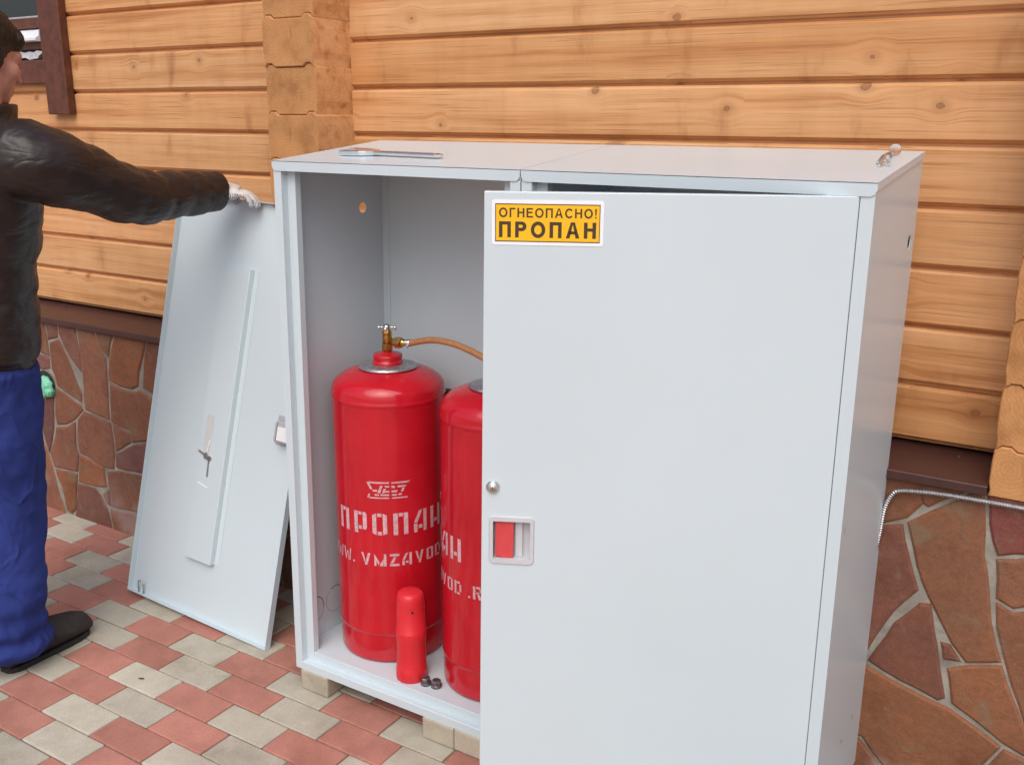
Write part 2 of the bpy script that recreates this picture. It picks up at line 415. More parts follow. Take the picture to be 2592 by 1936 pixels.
# ------------------------------------------------------------------ mesh helpers
class MB:
    """collects shapes; build() links them as one mesh object"""
    def __init__(self): self.v = []; self.f = []; self.mi = []; self.sm = []
    def add(self, verts, faces, mi=0, smooth=False):
        o = len(self.v)
        self.v += [Vector(v) for v in verts]
        for f in faces:
            self.f.append([o + i for i in f]); self.mi.append(mi); self.sm.append(smooth)
        return self
    def box(self, x0, x1, y0, y1, z0, z1, bev=0.0, mi=0, seg=1):
        if bev > 0:
            bm = bmesh.new()
            bmesh.ops.create_cube(bm, size=1)
            for v in bm.verts:
                v.co = Vector((x0 + (v.co.x + .5) * (x1 - x0), y0 + (v.co.y + .5) * (y1 - y0), z0 + (v.co.z + .5) * (z1 - z0)))
            bmesh.ops.bevel(bm, geom=list(bm.edges), offset=bev, segments=seg, affect='EDGES', profile=0.5)
            self.frombm(bm, mi); return self
        v = [(x0, y0, z0), (x1, y0, z0), (x1, y1, z0), (x0, y1, z0), (x0, y0, z1), (x1, y0, z1), (x1, y1, z1), (x0, y1, z1)]
        f = [(0, 3, 2, 1), (4, 5, 6, 7), (0, 1, 5, 4), (1, 2, 6, 5), (2, 3, 7, 6), (3, 0, 4, 7)]
        return self.add(v, f, mi)
    def frombm(self, bm, mi=0, smooth=False, mat=None):
        bm.verts.ensure_lookup_table()
        vs = [(mat @ v.co if mat else v.co.copy()) for v in bm.verts]
        for i, v in enumerate(bm.verts): v.index = i
        self.add(vs, [[v.index for v in f.verts] for f in bm.faces], mi, smooth)
        bm.free(); return self
    def prism(self, poly, a, b, axis='y', mi=0):
        """poly: 2-D outline, extruded from a to b along axis"""
        def P(p, t):
            return {'y': (p[0], t, p[1]), 'x': (t, p[0], p[1]), 'z': (p[0], p[1], t)}[axis]
        n = len(poly)
        v = [P(p, a) for p in poly] + [P(p, b) for p in poly]
        f = [list(range(n))[::-1], list(range(n, 2 * n))] + [[i, (i + 1) % n, n + (i + 1) % n, n + i] for i in range(n)]
        return self.add(v, f, mi)
    def tube(self, pts, r, n=12, mi=0, caps=True, radii=None, smooth=True):
        pts = [Vector(p) for p in pts]
        m = len(pts); rings = []
        up = None
        for i, p in enumerate(pts):
            d = (pts[min(i + 1, m - 1)] - pts[max(i - 1, 0)]).normalized()
            if up is None:
                up = Vector((0, 0, 1)) if abs(d.z) < 0.9 else Vector((1, 0, 0))
            a = d.cross(up).normalized(); up = a.cross(d).normalized()
            rr = radii[i] if radii else r
            ru, rv = rr if isinstance(rr, (tuple, list)) else (rr, rr)
            rings.append([p + a * (cos(2 * pi * k / n) * ru) + up * (sin(2 * pi * k / n) * rv) for k in range(n)])
        v = [q for rg in rings for q in rg]
        f = [[i * n + k, i * n + (k + 1) % n, (i + 1) * n + (k + 1) % n, (i + 1) * n + k] for i in range(m - 1) for k in range(n)]
        self.add(v, f, mi, smooth)
        if caps:
            o = len(self.v) - len(v)
            self.f += [[o + k for k in range(n)][::-1], [o + (m - 1) * n + k for k in range(n)]]
            self.mi += [mi, mi]; self.sm += [False, False]
        return self
    def lathe(self, prof, c=(0, 0, 0), n=48, mi=0, smooth=True, axis='z'):
        c = Vector(c); v = []; f = []
        for (r, h) in prof:
            for k in range(n):
                a = 2 * pi * k / n
                q = {'z': (r * cos(a), r * sin(a), h), 'y': (r * cos(a), h, r * sin(a)), 'x': (h, r * cos(a), r * sin(a))}[axis]
                v.append(c + Vector(q))
        m = len(prof)
        for i in range(m - 1):
            for k in range(n):
                f.append([i * n + k, i * n + (k + 1) % n, (i + 1) * n + (k + 1) % n, (i + 1) * n + k])
        self.add(v, f, mi, smooth)
        o = len(self.v) - len(v)
        for i in (0, m - 1):
            if prof[i][0] > 1e-5:
                self.f.append([o + i * n + k for k in range(n)]); self.mi.append(mi); self.sm.append(False)
        return self
    def ell(self, c, r, rot=None, u=20, w=12, mi=0):
        bm = bmesh.new()
        bmesh.ops.create_uvsphere(bm, u_segments=u, v_segments=w, radius=1)
        m = Matrix.Translation(Vector(c)) @ (rot.to_4x4() if rot else Matrix.Identity(4)) @ Matrix.Diagonal((r[0], r[1], r[2], 1))
        return self.frombm(bm, mi, True, m)
    def map(self, fn):
        self.v = [Vector(fn(p)) for p in self.v]; return self
    def mesh(self, name, mats, recalc=True):
        me = bpy.data.meshes.new(name)
        me.from_pydata([tuple(p) for p in self.v], [], self.f)
        for m in (mats if isinstance(mats, (list, tuple)) else [mats]): me.materials.append(m)
        for p, i, s in zip(me.polygons, self.mi, self.sm):
            p.material_index = i; p.use_smooth = s
        if recalc:
            bm = bmesh.new(); bm.from_mesh(me)
            bmesh.ops.remove_doubles(bm, verts=bm.verts, dist=1e-6)
            bmesh.ops.recalc_face_normals(bm, faces=bm.faces)
            bm.to_mesh(me); bm.free()
        me.update(); return me
    def build(self, name, mats, parent=None, world=False, recalc=True, loc=None):
        """world=True: shapes are in world coordinates, the parent is only translated"""
        if world and parent is not None:
            L = parent_loc(parent)
            if loc is not None: L = L + Vector(loc)
            self.v = [p - L for p in self.v]
        elif loc is not None:
            self.v = [p - Vector(loc) for p in self.v]
        o = bpy.data.objects.new(name, self.mesh(name, mats, recalc))
        COL.objects.link(o)
        if parent is not None: o.parent = parent
        if loc is not None: o.location = loc
        return o

def parent_loc(p):
    L = Vector((0, 0, 0))
    while p is not None:
        L = L + Vector(p.location); p = p.parent
    return L

def tag(o, label, cat, group=None):
    o["label"] = label; o["category"] = cat
    if group: o["group"] = group
    return o
def thing(name, label, cat, loc=(0, 0, 0), group=None, rot=None):
    o = bpy.data.objects.new(name, None)
    o.empty_display_size = 0.1
    COL.objects.link(o); o.location = loc
    if rot is not None: o.rotation_euler = rot
    return tag(o, label, cat, group)
def structure(o, kind="structure"):
    o["kind"] = kind; return o
def copy_tree(o, parent=None):
    c = o.copy(); COL.objects.link(c)
    c.parent = parent
    for ch in list(o.children): copy_tree(ch, c)
    return c

def inset_poly(poly, d):
    """shrink a 2-D polygon (any winding) by d, roughly"""
    area = sum(poly[i][0] * poly[(i + 1) % len(poly)][1] - poly[(i + 1) % len(poly)][0] * poly[i][1] for i in range(len(poly)))
    s = 1 if area > 0 else -1
    out = []
    n = len(poly)
    for i in range(n):
        p0, p1, p2 = Vector(poly[i - 1]), Vector(poly[i]), Vector(poly[(i + 1) % n])
        e1 = (p1 - p0).normalized(); e2 = (p2 - p1).normalized()
        n1 = Vector((-e1.y, e1.x)) * s; n2 = Vector((-e2.y, e2.x)) * s
        b = n1 + n2
        if b.length < 1e-4: b = n1
        b.normalize()
        k = max(0.45, b.dot(n1))
        out.append(tuple(p1 + b * (d / k)))
    return out

# ------------------------------------------------------------------ ground and paving
HL = 0.1015      # half a paver's length with its joint
RW = 0.1001      # a row's depth with its joint
gb = MB()
gb.add([(-60, -60, -0.03), (60, -60, -0.03), (60, 60, -0.03), (-60, 60, -0.03)], [(0, 1, 2, 3)])
def make_far_paving():
    t = NT("far_paving")
    tc = t.node("ShaderNodeTexCoord")
    br = t.node("ShaderNodeTexBrick")
    br.inputs["Scale"].default_value = 1.0
    br.inputs["Color1"].default_value = (0.47, 0.21, 0.16, 1); br.inputs["Color2"].default_value = (0.50, 0.455, 0.37, 1)
    br.inputs["Mortar"].default_value = (0.16, 0.125, 0.085, 1)
    br.inputs["Mortar Size"].default_value = 0.002
    br.inputs["Brick Width"].default_value = 0.203; br.inputs["Row Height"].default_value = 0.1001
    t.link(tc.outputs["Object"], br.inputs["Vector"])
    t.set(br.outputs["Color"], 0.88, 0, 0.3)
    return t.m
M_FARPAVE = make_far_paving()
ground = structure(gb.build("ground", M_FARPAVE))

sb = MB().box(-2.4, 2.6, -1.0, 0.66, -0.06, -0.0045)
pavement = structure(sb.build("pavement", M_SAND))

def paver_mesh(name, x0, x1, y0, y1, th=0.06, bev=0.0042):
    return MB().box(x0, x1, y0, y1, -th, 0, bev, seg=2)
pm_full = paver_mesh("paver", -0.0998, 0.0998, -0.0487, 0.0487)
PM = {}
for key, mt in (("r", M_PAVR), ("g", M_PAVG)):
    PM[key] = pm_full.mesh("paver_" + ("red" if key == "r" else "grey"), mt)
PHASE = {-9: 0, -8: 1, -7: 0.1, -6: 0.9, -5: 0, -4: .73, -3: .02, -2: 1, -1: .08, 0: .98, 1: .18, 2: 1.1, 3: .33, 4: 1.35, 5: .57}
n_pav = 0
rp = random.Random(3)
for j in range(-9, 6):
    for q in range(-11, 10):
        i0 = PHASE[j] + 2 * q
        xc = (i0 + 1) * HL; yc = (j + 0.5) * RW
        if xc < -2.25 or xc > 1.75 - 0.0 * j: continue
        key = "g" if q % 2 == 0 else "r"
        o = bpy.data.objects.new("paver", PM[key])
        COL.objects.link(o); o.parent = pavement
        o.location = (xc + rp.uniform(-.0008, .0008), yc + rp.uniform(-.0006, .0006), rp.uniform(-0.0016, 0.0006))
        o.rotation_euler = (rp.uniform(-.006, .006), rp.uniform(-.004, .004), rp.uniform(-.004, .004))
        n_pav += 1

# ------------------------------------------------------------------ log wall
YW = 0.71; LH = 0.1316; Z4 = 1.4803
wall = thing("log_wall", "honey coloured log house wall with half lapped log ends above the stone plinth", "wall", (0.9, YW, 0.822))
def log_piece(x0, x1, z0, h, seg=1):
    """one profiled log: flat face, chamfers and a recessed joint at top and bottom"""
    prof = [(0.017, 0.0), (0.017, 0.0045), (0.0085, 0.0070), (0.0, 0.0135), (0.0, h - 0.0090), (0.0075, h - 0.0025), (0.017, h), (0.12, h), (0.12, 0.0)]
    b = MB(); b.prism([(p[0], p[1] - h / 2) for p in prof], x0 - (x0 + x1) / 2, (x1 - x0) / 2, 'x')
    return b
rl = random.Random(11)
segs = [(-3.3, 0.098), (0.291, 2.111), (2.306, 3.6)]
for k in range(-6, 9):
    z0 = Z4 - (k - 4) * LH - LH      # log between seam k (top) and seam k+1
    for (x0, x1) in segs:
        b = log_piece(x0, x1, z0, LH)
        o = b.build("log", M_LOG, wall)
        o.location = Vector(((x0 + x1) / 2, YW + rl.uniform(-.0012, .0012), z0 + LH / 2)) - wall.location
# crossing logs: their sawn ends stand proud of the wall
def cross_profile(w, h, bottom_flat=False):
    e = 0.0095
    top = [(-w / 2, h - e - .001), (-w / 2 + .013, h), (-w / 2 + .030, h), (-w / 2 + .042, h - e), (w / 2 - .042, h - e), (w / 2 - .030, h), (w / 2 - .013, h), (w / 2, h - e - .001)]
    g = 0.0016
    if bottom_flat: bot = [(w / 2, 0.0), (-w / 2, 0.0)]
    else: bot = [(w / 2 - .002, -e - .001 + g), (w / 2 - .013, g), (w / 2 - .030, g), (w / 2 - .042, -e + g), (-w / 2 + .042, -e + g), (-w / 2 + .030, g), (-w / 2 + .013, g), (-w / 2 + .002, -e - .001 + g)]
    # bulged sides: chamfer shoulders
    side_r = [(w / 2 - .001, .012), (w / 2 + .002, .030), (w / 2 + .002, h - .035)]
    side_l = [(-w / 2 - .002, h - .035), (-w / 2 - .002, .030), (-w / 2 + .001, .012)]
    return top[::-1] + side_l + bot[::-1] + side_r
for xc in (0.1945, 2.2085):
    for k in range(-5, 10):
        zt = Z4 + LH / 2 - (k - 4) * LH
        zb = zt - LH
        if zb < 0.70: continue
        flat = zb < 0.80
        if flat: zb = 0.779
        pr = cross_profile(0.191, zt - zb, flat)
        jx = rl.uniform(-.0025, .0025); jy = rl.uniform(-.003, .003)
        b = MB(); hh = (zt - zb) / 2
        y0 = 0.556 + jy
        n = len(pr)
        # front face slightly eased: ring inset 2 mm
        ins = inset_poly(pr, 0.0025)
        v = [(p[0], y0, p[1] - hh) for p in ins] + [(p[0], y0 + .003, p[1] - hh) for p in pr] + [(p[0], 1.3, p[1] - hh) for p in pr]
        f = [list(range(n))] + [[i, (i + 1) % n, n + (i + 1) % n, n + i] for i in range(n)]
        b.add(v, f, 0)
        b.add(v, [[n + i, n + (i + 1) % n, 2 * n + (i + 1) % n, 2 * n + i] for i in range(n)] + [list(range(2 * n, 3 * n))[::-1]], 1)
        o = b.build("log_end", [M_END, M_LOG], wall)
        # side grain runs along y: keep the mesh in place, the wood follows its own axes
        o.location = Vector((xc + jx, 0, zb + hh)) - Vector((wall.location.x, wall.location.y, wall.location.z))
        # drying cracks
        rc = random.Random(int(k * 7 + xc * 100))
        cb = MB()
        for _ in range(1 if rc.random() < .7 else 2):
            cx = rc.uniform(-.05, .05); cz = rc.uniform(-.04, .01); ln = rc.uniform(.03, .06)
            pts = []
            for s in range(6):
                tt = s / 5
                pts.append((cx + rc.uniform(-.003, .003) + .004 * tt, cz + ln * tt))
            wd = rc.uniform(.0002, .0005)
            vv = [(p[0] - wd * (1 - abs(2 * i / 5 - 1)) - .0002, y0 - .0005, p[1]) for i, p in enumerate(pts)] + [(p[0] + wd * (1 - abs(2 * i / 5 - 1)) + .0002, y0 - .0005, p[1]) for i, p in enumerate(pts)]
            cb.add(vv, [[i, i + 1, 7 + i, 6 + i] for i in range(5)])
        cb.build("crack", M_DARK, o, recalc=False)

# brown drip flashing over the plinth
def flashing(x0, x1):
    p = [(0.80, 0.8195), (0.5515, 0.8005), (0.5495, 0.7985), (0.5495, 0.781), (0.553, 0.779), (0.5545, 0.781), (0.5525, 0.7835), (0.5525, 0.797), (0.80, 0.8165)]
    b = MB().prism(p, x0, x1, 'x')
    return b
fl_l = flashing(-3.3, 0.097).build("flashing", M_BROWN, wall, True)
fl_r = flashing(0.293, 2.110).build("flashing", M_BROWN, wall, True)
fl_q = flashing(2.308, 3.6).build("flashing", M_BROWN, wall, True)
for fl, xs in ((fl_l, (-1.9, -1.2, -0.62)), (fl_r, (0.6, 1.3, 2.035))):
    for x in xs:
        sc_ = MB().lathe([(0.0, -.0015), (.006, -.0015), (.0052, .002), (.0, .003)], (x, 0.690, 0.8115), 10)
        sc_.build("screw", M_BROWN, fl, True)

# ------------------------------------------------------------------ stone plinth
YP = 0.565
plinth = thing("stone_plinth", "plinth of irregular red brown stone slabs with grey mortar joints under the logs", "wall", (0.0, YP, 0.0))
mb_ = MB()
mx = [(-3.3, 3.6)]
mb_.box(-3.3, 3.6, YP + 0.0045, YP + 0.30, -0.05, 0.779)
mb_.build("mortar", M_MORTAR, plinth, True)
CAMP = Vector((2.2681, -1.5775, 1.5265)); FPX = 2463.5
def on_plinth(px, py, Y=YP):
    """calibration helper: a measured outline point carried on to the plinth's face"""
    d = CF * FPX + CR * (px - 1296) - CU * (py - 968)
    t = (Y - CAMP.y) / d.y
    P = CAMP + d * t
    return (P.x, P.z)
rs = random.Random(21)
TONES = [(0.335, 0.135, 0.075), (0.385, 0.150, 0.070), (0.300, 0.128, 0.088), (0.355, 0.150, 0.088), (0.270, 0.115, 0.090)]
def stone(poly, gap=-0.0012, th=0.009, col=None):
    poly = inset_poly(poly, gap)
    # resample the outline with a little roughness
    pts = []
    n = len(poly)
    for i in range(n):
        a = Vector(poly[i]); b = Vector(poly[(i + 1) % n]); L = (b - a).length
        m = max(1, min(5, int(L / 0.035)))
        for s in range(m):
            p = a.lerp(b, s / m)
            if s: p += Vector((rs.uniform(-1, 1), rs.uniform(-1, 1))) * 0.0022
            pts.append((p.x, p.y))
    cx = sum(p[0] for p in pts) / len(pts); cz = sum(p[1] for p in pts) / len(pts)
    pro = rs.uniform(-0.002, 0.002)
    n = len(pts)
    i1 = inset_poly(pts, 0.0018); i2 = inset_poly(pts, 0.0075)
    v = [(p[0] - cx, YP + .010, p[1] - cz) for p in pts] + [(p[0] - cx, YP + .0028 + pro * .5, p[1] - cz) for p in i1] + [(p[0] - cx, YP - .0005 + pro, p[1] - cz) for p in i2]
    # front face: triangles to a slightly lifted centre
    f = [[i, (i + 1) % n, n + (i + 1) % n, n + i] for i in range(n)] + [[n + i, n + (i + 1) % n, 2 * n + (i + 1) % n, 2 * n + i] for i in range(n)]
    f.append(list(range(2 * n, 3 * n)))
    b = MB().add(v, f, 0, False)
    o = b.build("stone", M_STONE, plinth)
    o.location = Vector((cx, 0, cz)) - plinth.location
    c = col or rs.choice(TONES); k = rs.uniform(.92, 1.10)
    o.color = (c[0] * k * .70, c[1] * k * .74, c[2] * k * .80, 1)
    return o
QA = 400 / 1652
LS = [
 [(-60, 380), (195, 420), (240, 660), (262, 835), (90, 750), (-70, 700)],
 [(205, 400), (330, 440), (350, 640), (245, 665)],
 [(-70, 730), (85, 775), (262, 855), (272, 965), (200, 975), (150, 960), (-70, 930)],
 [(262, 690), (355, 655), (375, 690), (450, 850), (510, 1000), (600, 1230), (600, 1320), (345, 1140), (322, 1040), (285, 965)],
 [(340, 430), (520, 460), (545, 640), (582, 820), (600, 1010), (560, 960), (480, 850), (400, 700), (358, 600)],
 [(540, 470), (705, 510), (755, 660), (850, 850), (865, 1060), (880, 1280), (897, 1510), (640, 1395), (622, 1290), (610, 1080), (590, 850), (560, 650)],
 [(730, 510), (925, 550), (900, 700), (880, 850), (800, 750), (755, 640)],
 [(940, 560), (1265, 620), (1235, 860), (1200, 1000), (1190, 1150), (1130, 1180), (1000, 1150), (885, 1080), (885, 900), (910, 750)],
 [(1280, 630), (1520, 690), (1480, 1240), (1340, 1230), (1240, 1160), (1245, 1000), (1252, 850)],
 [(895, 1110), (1000, 1175), (1130, 1210), (1210, 1190), (1340, 1290), (1480, 1300), (1460, 1700), (1280, 1720), (1130, 1735), (1100, 1610), (1000, 1570), (910, 1520), (900, 1300)],
 [(325, 1160), (590, 1345), (620, 1400), (540, 1490), (440, 1550), (345, 1550), (322, 1450)],
 [(120, 1250), (310, 1265), (312, 1500), (310, 1600), (280, 1790), (262, 1850), (190, 1600)],
 [(335, 1575), (440, 1570), (535, 1520), (542, 1780), (570, 1870), (560, 2045), (320, 1990), (275, 1840), (320, 1700)],
 [(555, 1500), (620, 1410), (905, 1530), (930, 1700), (950, 1850), (940, 2020), (850, 2000), (700, 1910), (580, 1845), (553, 1700)],
 [(915, 1535), (1010, 1585), (1090, 1630), (1120, 1740), (960, 1830), (945, 1700)],
 [(960, 1850), (1130, 1765), (1430, 1730), (1400, 2090), (1230, 2060), (985, 2010), (955, 1990)],
 [(582, 1865), (830, 1990), (865, 2195), (820, 2205), (740, 2195), (568, 2145), (572, 1950)],
 [(325, 2010), (558, 2065), (552, 2180), (540, 2440), (500, 2480), (450, 2440), (400, 2200), (350, 2090)],
 [(190, 1690), (255, 1860), (315, 2060), (350, 2210), (440, 2480), (160, 2400), (60, 2380), (80, 1700)],
 [(560, 2160), (740, 2215), (800, 2290), (860, 2400), (905, 2550), (930, 2700), (540, 2600), (540, 2450), (553, 2300)],
 [(865, 2040), (985, 2030), (1210, 2080), (1380, 2110), (1350, 2500), (1170, 2465), (900, 2400), (890, 2250), (872, 2160)],
 [(820, 2270), (882, 2230), (900, 2400), (865, 2375)],
 [(900, 2420), (1170, 2490), (1340, 2520), (1320, 2780), (940, 2720)],
 [(-300, 380), (-75, 385), (-85, 700), (-80, 930), (-300, 900)],
 [(-300, 920), (150, 970), (165, 1010), (165, 1225), (110, 1240), (-300, 1180)],
 [(-300, 1210), (105, 1260), (185, 1610), (75, 1690), (-300, 1620)],
 [(-300, 1640), (70, 1710), (50, 2380), (-300, 2300)],
]
zmax = 0.7785
def clip_top(poly):
    out = []
    for (x, z) in poly: out.append((x, max(-0.02, min(zmax, z))))
    return out
for pl in LS:
    stone(clip_top([on_plinth(60 + x * QA, 700 + y * QA) for x, y in pl]))
QR = 442 / 853
RS = [
 [(150, 200), (332, 215), (355, 380), (280, 445), (165, 470), (60, 430), (80, 210)],
 [(345, 215), (600, 240), (540, 330), (385, 392), (362, 375)],
 [(60, 490), (165, 485), (258, 480), (270, 560), (300, 680), (332, 800), (215, 900), (85, 1090), (-120, 1020), (-60, 500)],
 [(285, 470), (380, 425), (550, 350), (620, 245), (668, 250), (655, 620), (680, 800), (690, 960), (738, 1150), (570, 1152), (500, 1060), (440, 940), (385, 830), (330, 680)],
 [(345, 865), (395, 870), (412, 1000), (435, 1150), (462, 1325), (430, 1335), (240, 1235), (92, 1140), (220, 960)],
 [(448, 1055), (490, 1068), (540, 1148), (460, 1135)],
 [(480, 1185), (560, 1172), (742, 1172), (770, 1270), (853, 1480), (890, 1630), (755, 1550), (620, 1440), (500, 1350), (490, 1250)],
 [(685, 255), (1000, 300), (1000, 620), (725, 630), (702, 560)],
 [(720, 650), (1000, 645), (1000, 860), (800, 888), (718, 838)],
 [(718, 862), (800, 915), (1000, 890), (1050, 1650), (920, 1640), (860, 1470), (790, 1260), (752, 1120), (718, 980)],
 [(78, 1165), (300, 1290), (480, 1375), (600, 1460), (735, 1565), (610, 1690), (170, 1660), (60, 1510), (-150, 1440), (-120, 1060)],
 [(50, 1530), (155, 1680), (200, 2100), (-200, 2100), (-160, 1470)],
 [(755, 1580), (920, 1665), (1050, 1680), (1100, 2100), (650, 2100), (640, 1700)],
 [(180, 1685), (610, 1715), (625, 2100), (225, 2100)],
]
O_, P_, B_, T_, R_ = (0.340, 0.136, 0.064), (0.272, 0.108, 0.068), (0.315, 0.130, 0.066), (0.322, 0.138, 0.072), (0.285, 0.088, 0.068)
for pl, cc in zip(RS, (B_, B_, P_, T_, P_, P_, O_, R_, T_, B_, O_, B_, B_, O_)):
    stone(clip_top([on_plinth(2150 + x * QR, 1080 + y * QR) for x, y in pl]), -0.0032, col=cc)
# courses that carry on left of the man, behind the cabinets and to the right
def filler(x0, x1, nx, nz, seed):
    r = random.Random(seed)
    g = [[None] * (nz + 1) for _ in range(nx + 1)]
    for i in range(nx + 1):
        for j in range(nz + 1):
            x = x0 + (x1 - x0) * i / nx; z = zmax * j / nz - (.02 if j == 0 else 0)
            if 0 < i < nx: x += r.uniform(-.3, .3) * (x1 - x0) / nx
            if 0 < j < nz: z += r.uniform(-.28, .28) * zmax / nz
            g[i][j] = (x, z)
    for i in range(nx):
        for j in range(nz):
            stone([g[i][j], g[i + 1][j], g[i + 1][j + 1], g[i][j + 1]], 0.006)
filler(-3.3, -1.64, 8, 4, 5)
filler(-0.44, 1.71, 10, 4, 6)
filler(2.42, 3.6, 5, 4, 8)

# mint coloured bag stuffed into a pipe hole
bagm = MB()
rb = random.Random(4)
bm = bmesh.new(); bmesh.ops.create_icosphere(bm, subdivisions=3, radius=1)
for v in bm.verts:
    a = v.co.copy()
    k = 1 + 0.10 * sin(5 * a.x + 3 * a.z) + 0.08 * sin(9 * a.z - 4 * a.x + 1) + rb.uniform(-.05, .05)
    v.co = Vector((a.x * .043 * k, a.y * .022 * k, a.z * .046 * k))
bagm.frombm(bm, 0, False)
bag = bagm.build("plastic_bag", M_GREEN); bag.location = (-1.172, YP - 0.006, 0.520)
tag(bag, "crumpled mint green plastic bag stuffed into a hole in the stone plinth beside the man", "bag")
hole = MB().lathe([(0.0, 0), (.052, 0), (.054, .002)], (-1.183, YP - 0.0045, 0.530), 24, axis='y')
hole.build("pipe_hole", M_DARK, plinth, True)

# ------------------------------------------------------------------ window, top left
win = thing("window", "brown framed window with white sill strip on the log wall behind the man", "window", (-1.65, YW, 1.54))
MB().box(-1.142, -1.020, 0.676, 0.7085, 1.537, 2.62, 0.003).build("casing", M_BROWNFRAME, win, True)
MB().box(-2.30, -2.178, 0.676, 0.7085, 1.537, 2.62, 0.003).build("casing", M_BROWNFRAME, win, True)
MB().box(-2.177, -1.143, 0.682, 0.7085, 1.646, 1.729, 0.003).build("apron_board", M_BROWNFRAME, win, True)
fo = MB()
rf = random.Random(9)
xs = [-2.17 + i * (1.01 / 40) for i in range(41)]
bot = [(x, 1.733 + rf.uniform(-.003, .006)) for x in xs]; topp = [(x, 1.761 + rf.uniform(-.007, .002)) for x in xs[::-1]]
bot[-1] = (bot[-1][0] - .02, 1.742); topp[0] = (topp[0][0] + .012, 1.757)
fo.prism(bot + topp, 0.688, 0.7075, 'y')
fo.build("foam_strip", M_FOAM, win, True)
MB().box(-2.177, -1.143, 0.700, 0.7085, 1.729, 1.766).build("joint_gap", M_DARK, win, True)
MB().box(-2.177, -1.143, 0.690, 0.7080, 1.766, 1.791, 0.002).build("lower_frame", M_BROWNFRAME, win, True)
sp_ = [(0.7075, 1.7915), (0.664, 1.7915), (0.660, 1.795), (0.660, 1.803), (0.668, 1.8075), (0.672, 1.8095), (0.676, 1.829), (0.7075, 1.8385)]
MB().prism(sp_, -2.177, -1.143, 'x').build("sill", M_WHITEPVC, win, True)
MB().box(-2.177, -1.143, 0.684, 0.7075, 1.8388, 1.874, 0.003).build("sash_frame", M_BROWNFRAME, win, True)
MB().box(-2.177, -1.143, 0.692, 0.7078, 1.8745, 1.8812, 0.001).build("glazing_bead", M_GREYPVC, win, True)
MB().box(-2.177, -1.143, 0.699, 0.7078, 1.8815, 2.60).build("pane", M_GLASS, win, True)

# ------------------------------------------------------------------ gas cabinets
YF, YB, Z0 = 0.155, 0.563, 0.06
ZF, ZB = 1.430, 1.472
FZ = 0.109
def ngon_with_holes(outer, holes, x0, x1, mi=0):
    """panel in the y-z plane between x0 and x1 with real holes"""
    bm = bmesh.new()
    loops = [outer] + holes
    for lp in loops:
        vs = [bm.verts.new((x0, y, z)) for y, z in lp]
        for i in range(len(vs)): bm.edges.new((vs[i], vs[(i + 1) % len(vs)]))
    bmesh.ops.triangle_fill(bm, edges=list(bm.edges), use_beauty=True, use_dissolve=False)
    g = bmesh.ops.extrude_face_region(bm, geom=list(bm.faces))
    for e in g["geom"]:
        if isinstance(e, bmesh.types.BMVert): e.co.x = x1
    return MB().frombm(bm, mi)
def circ(cy, cz, r, n=24): return [(cy + r * cos(2 * pi * i / n), cz + r * sin(2 * pi * i / n)) for i in range(n)]

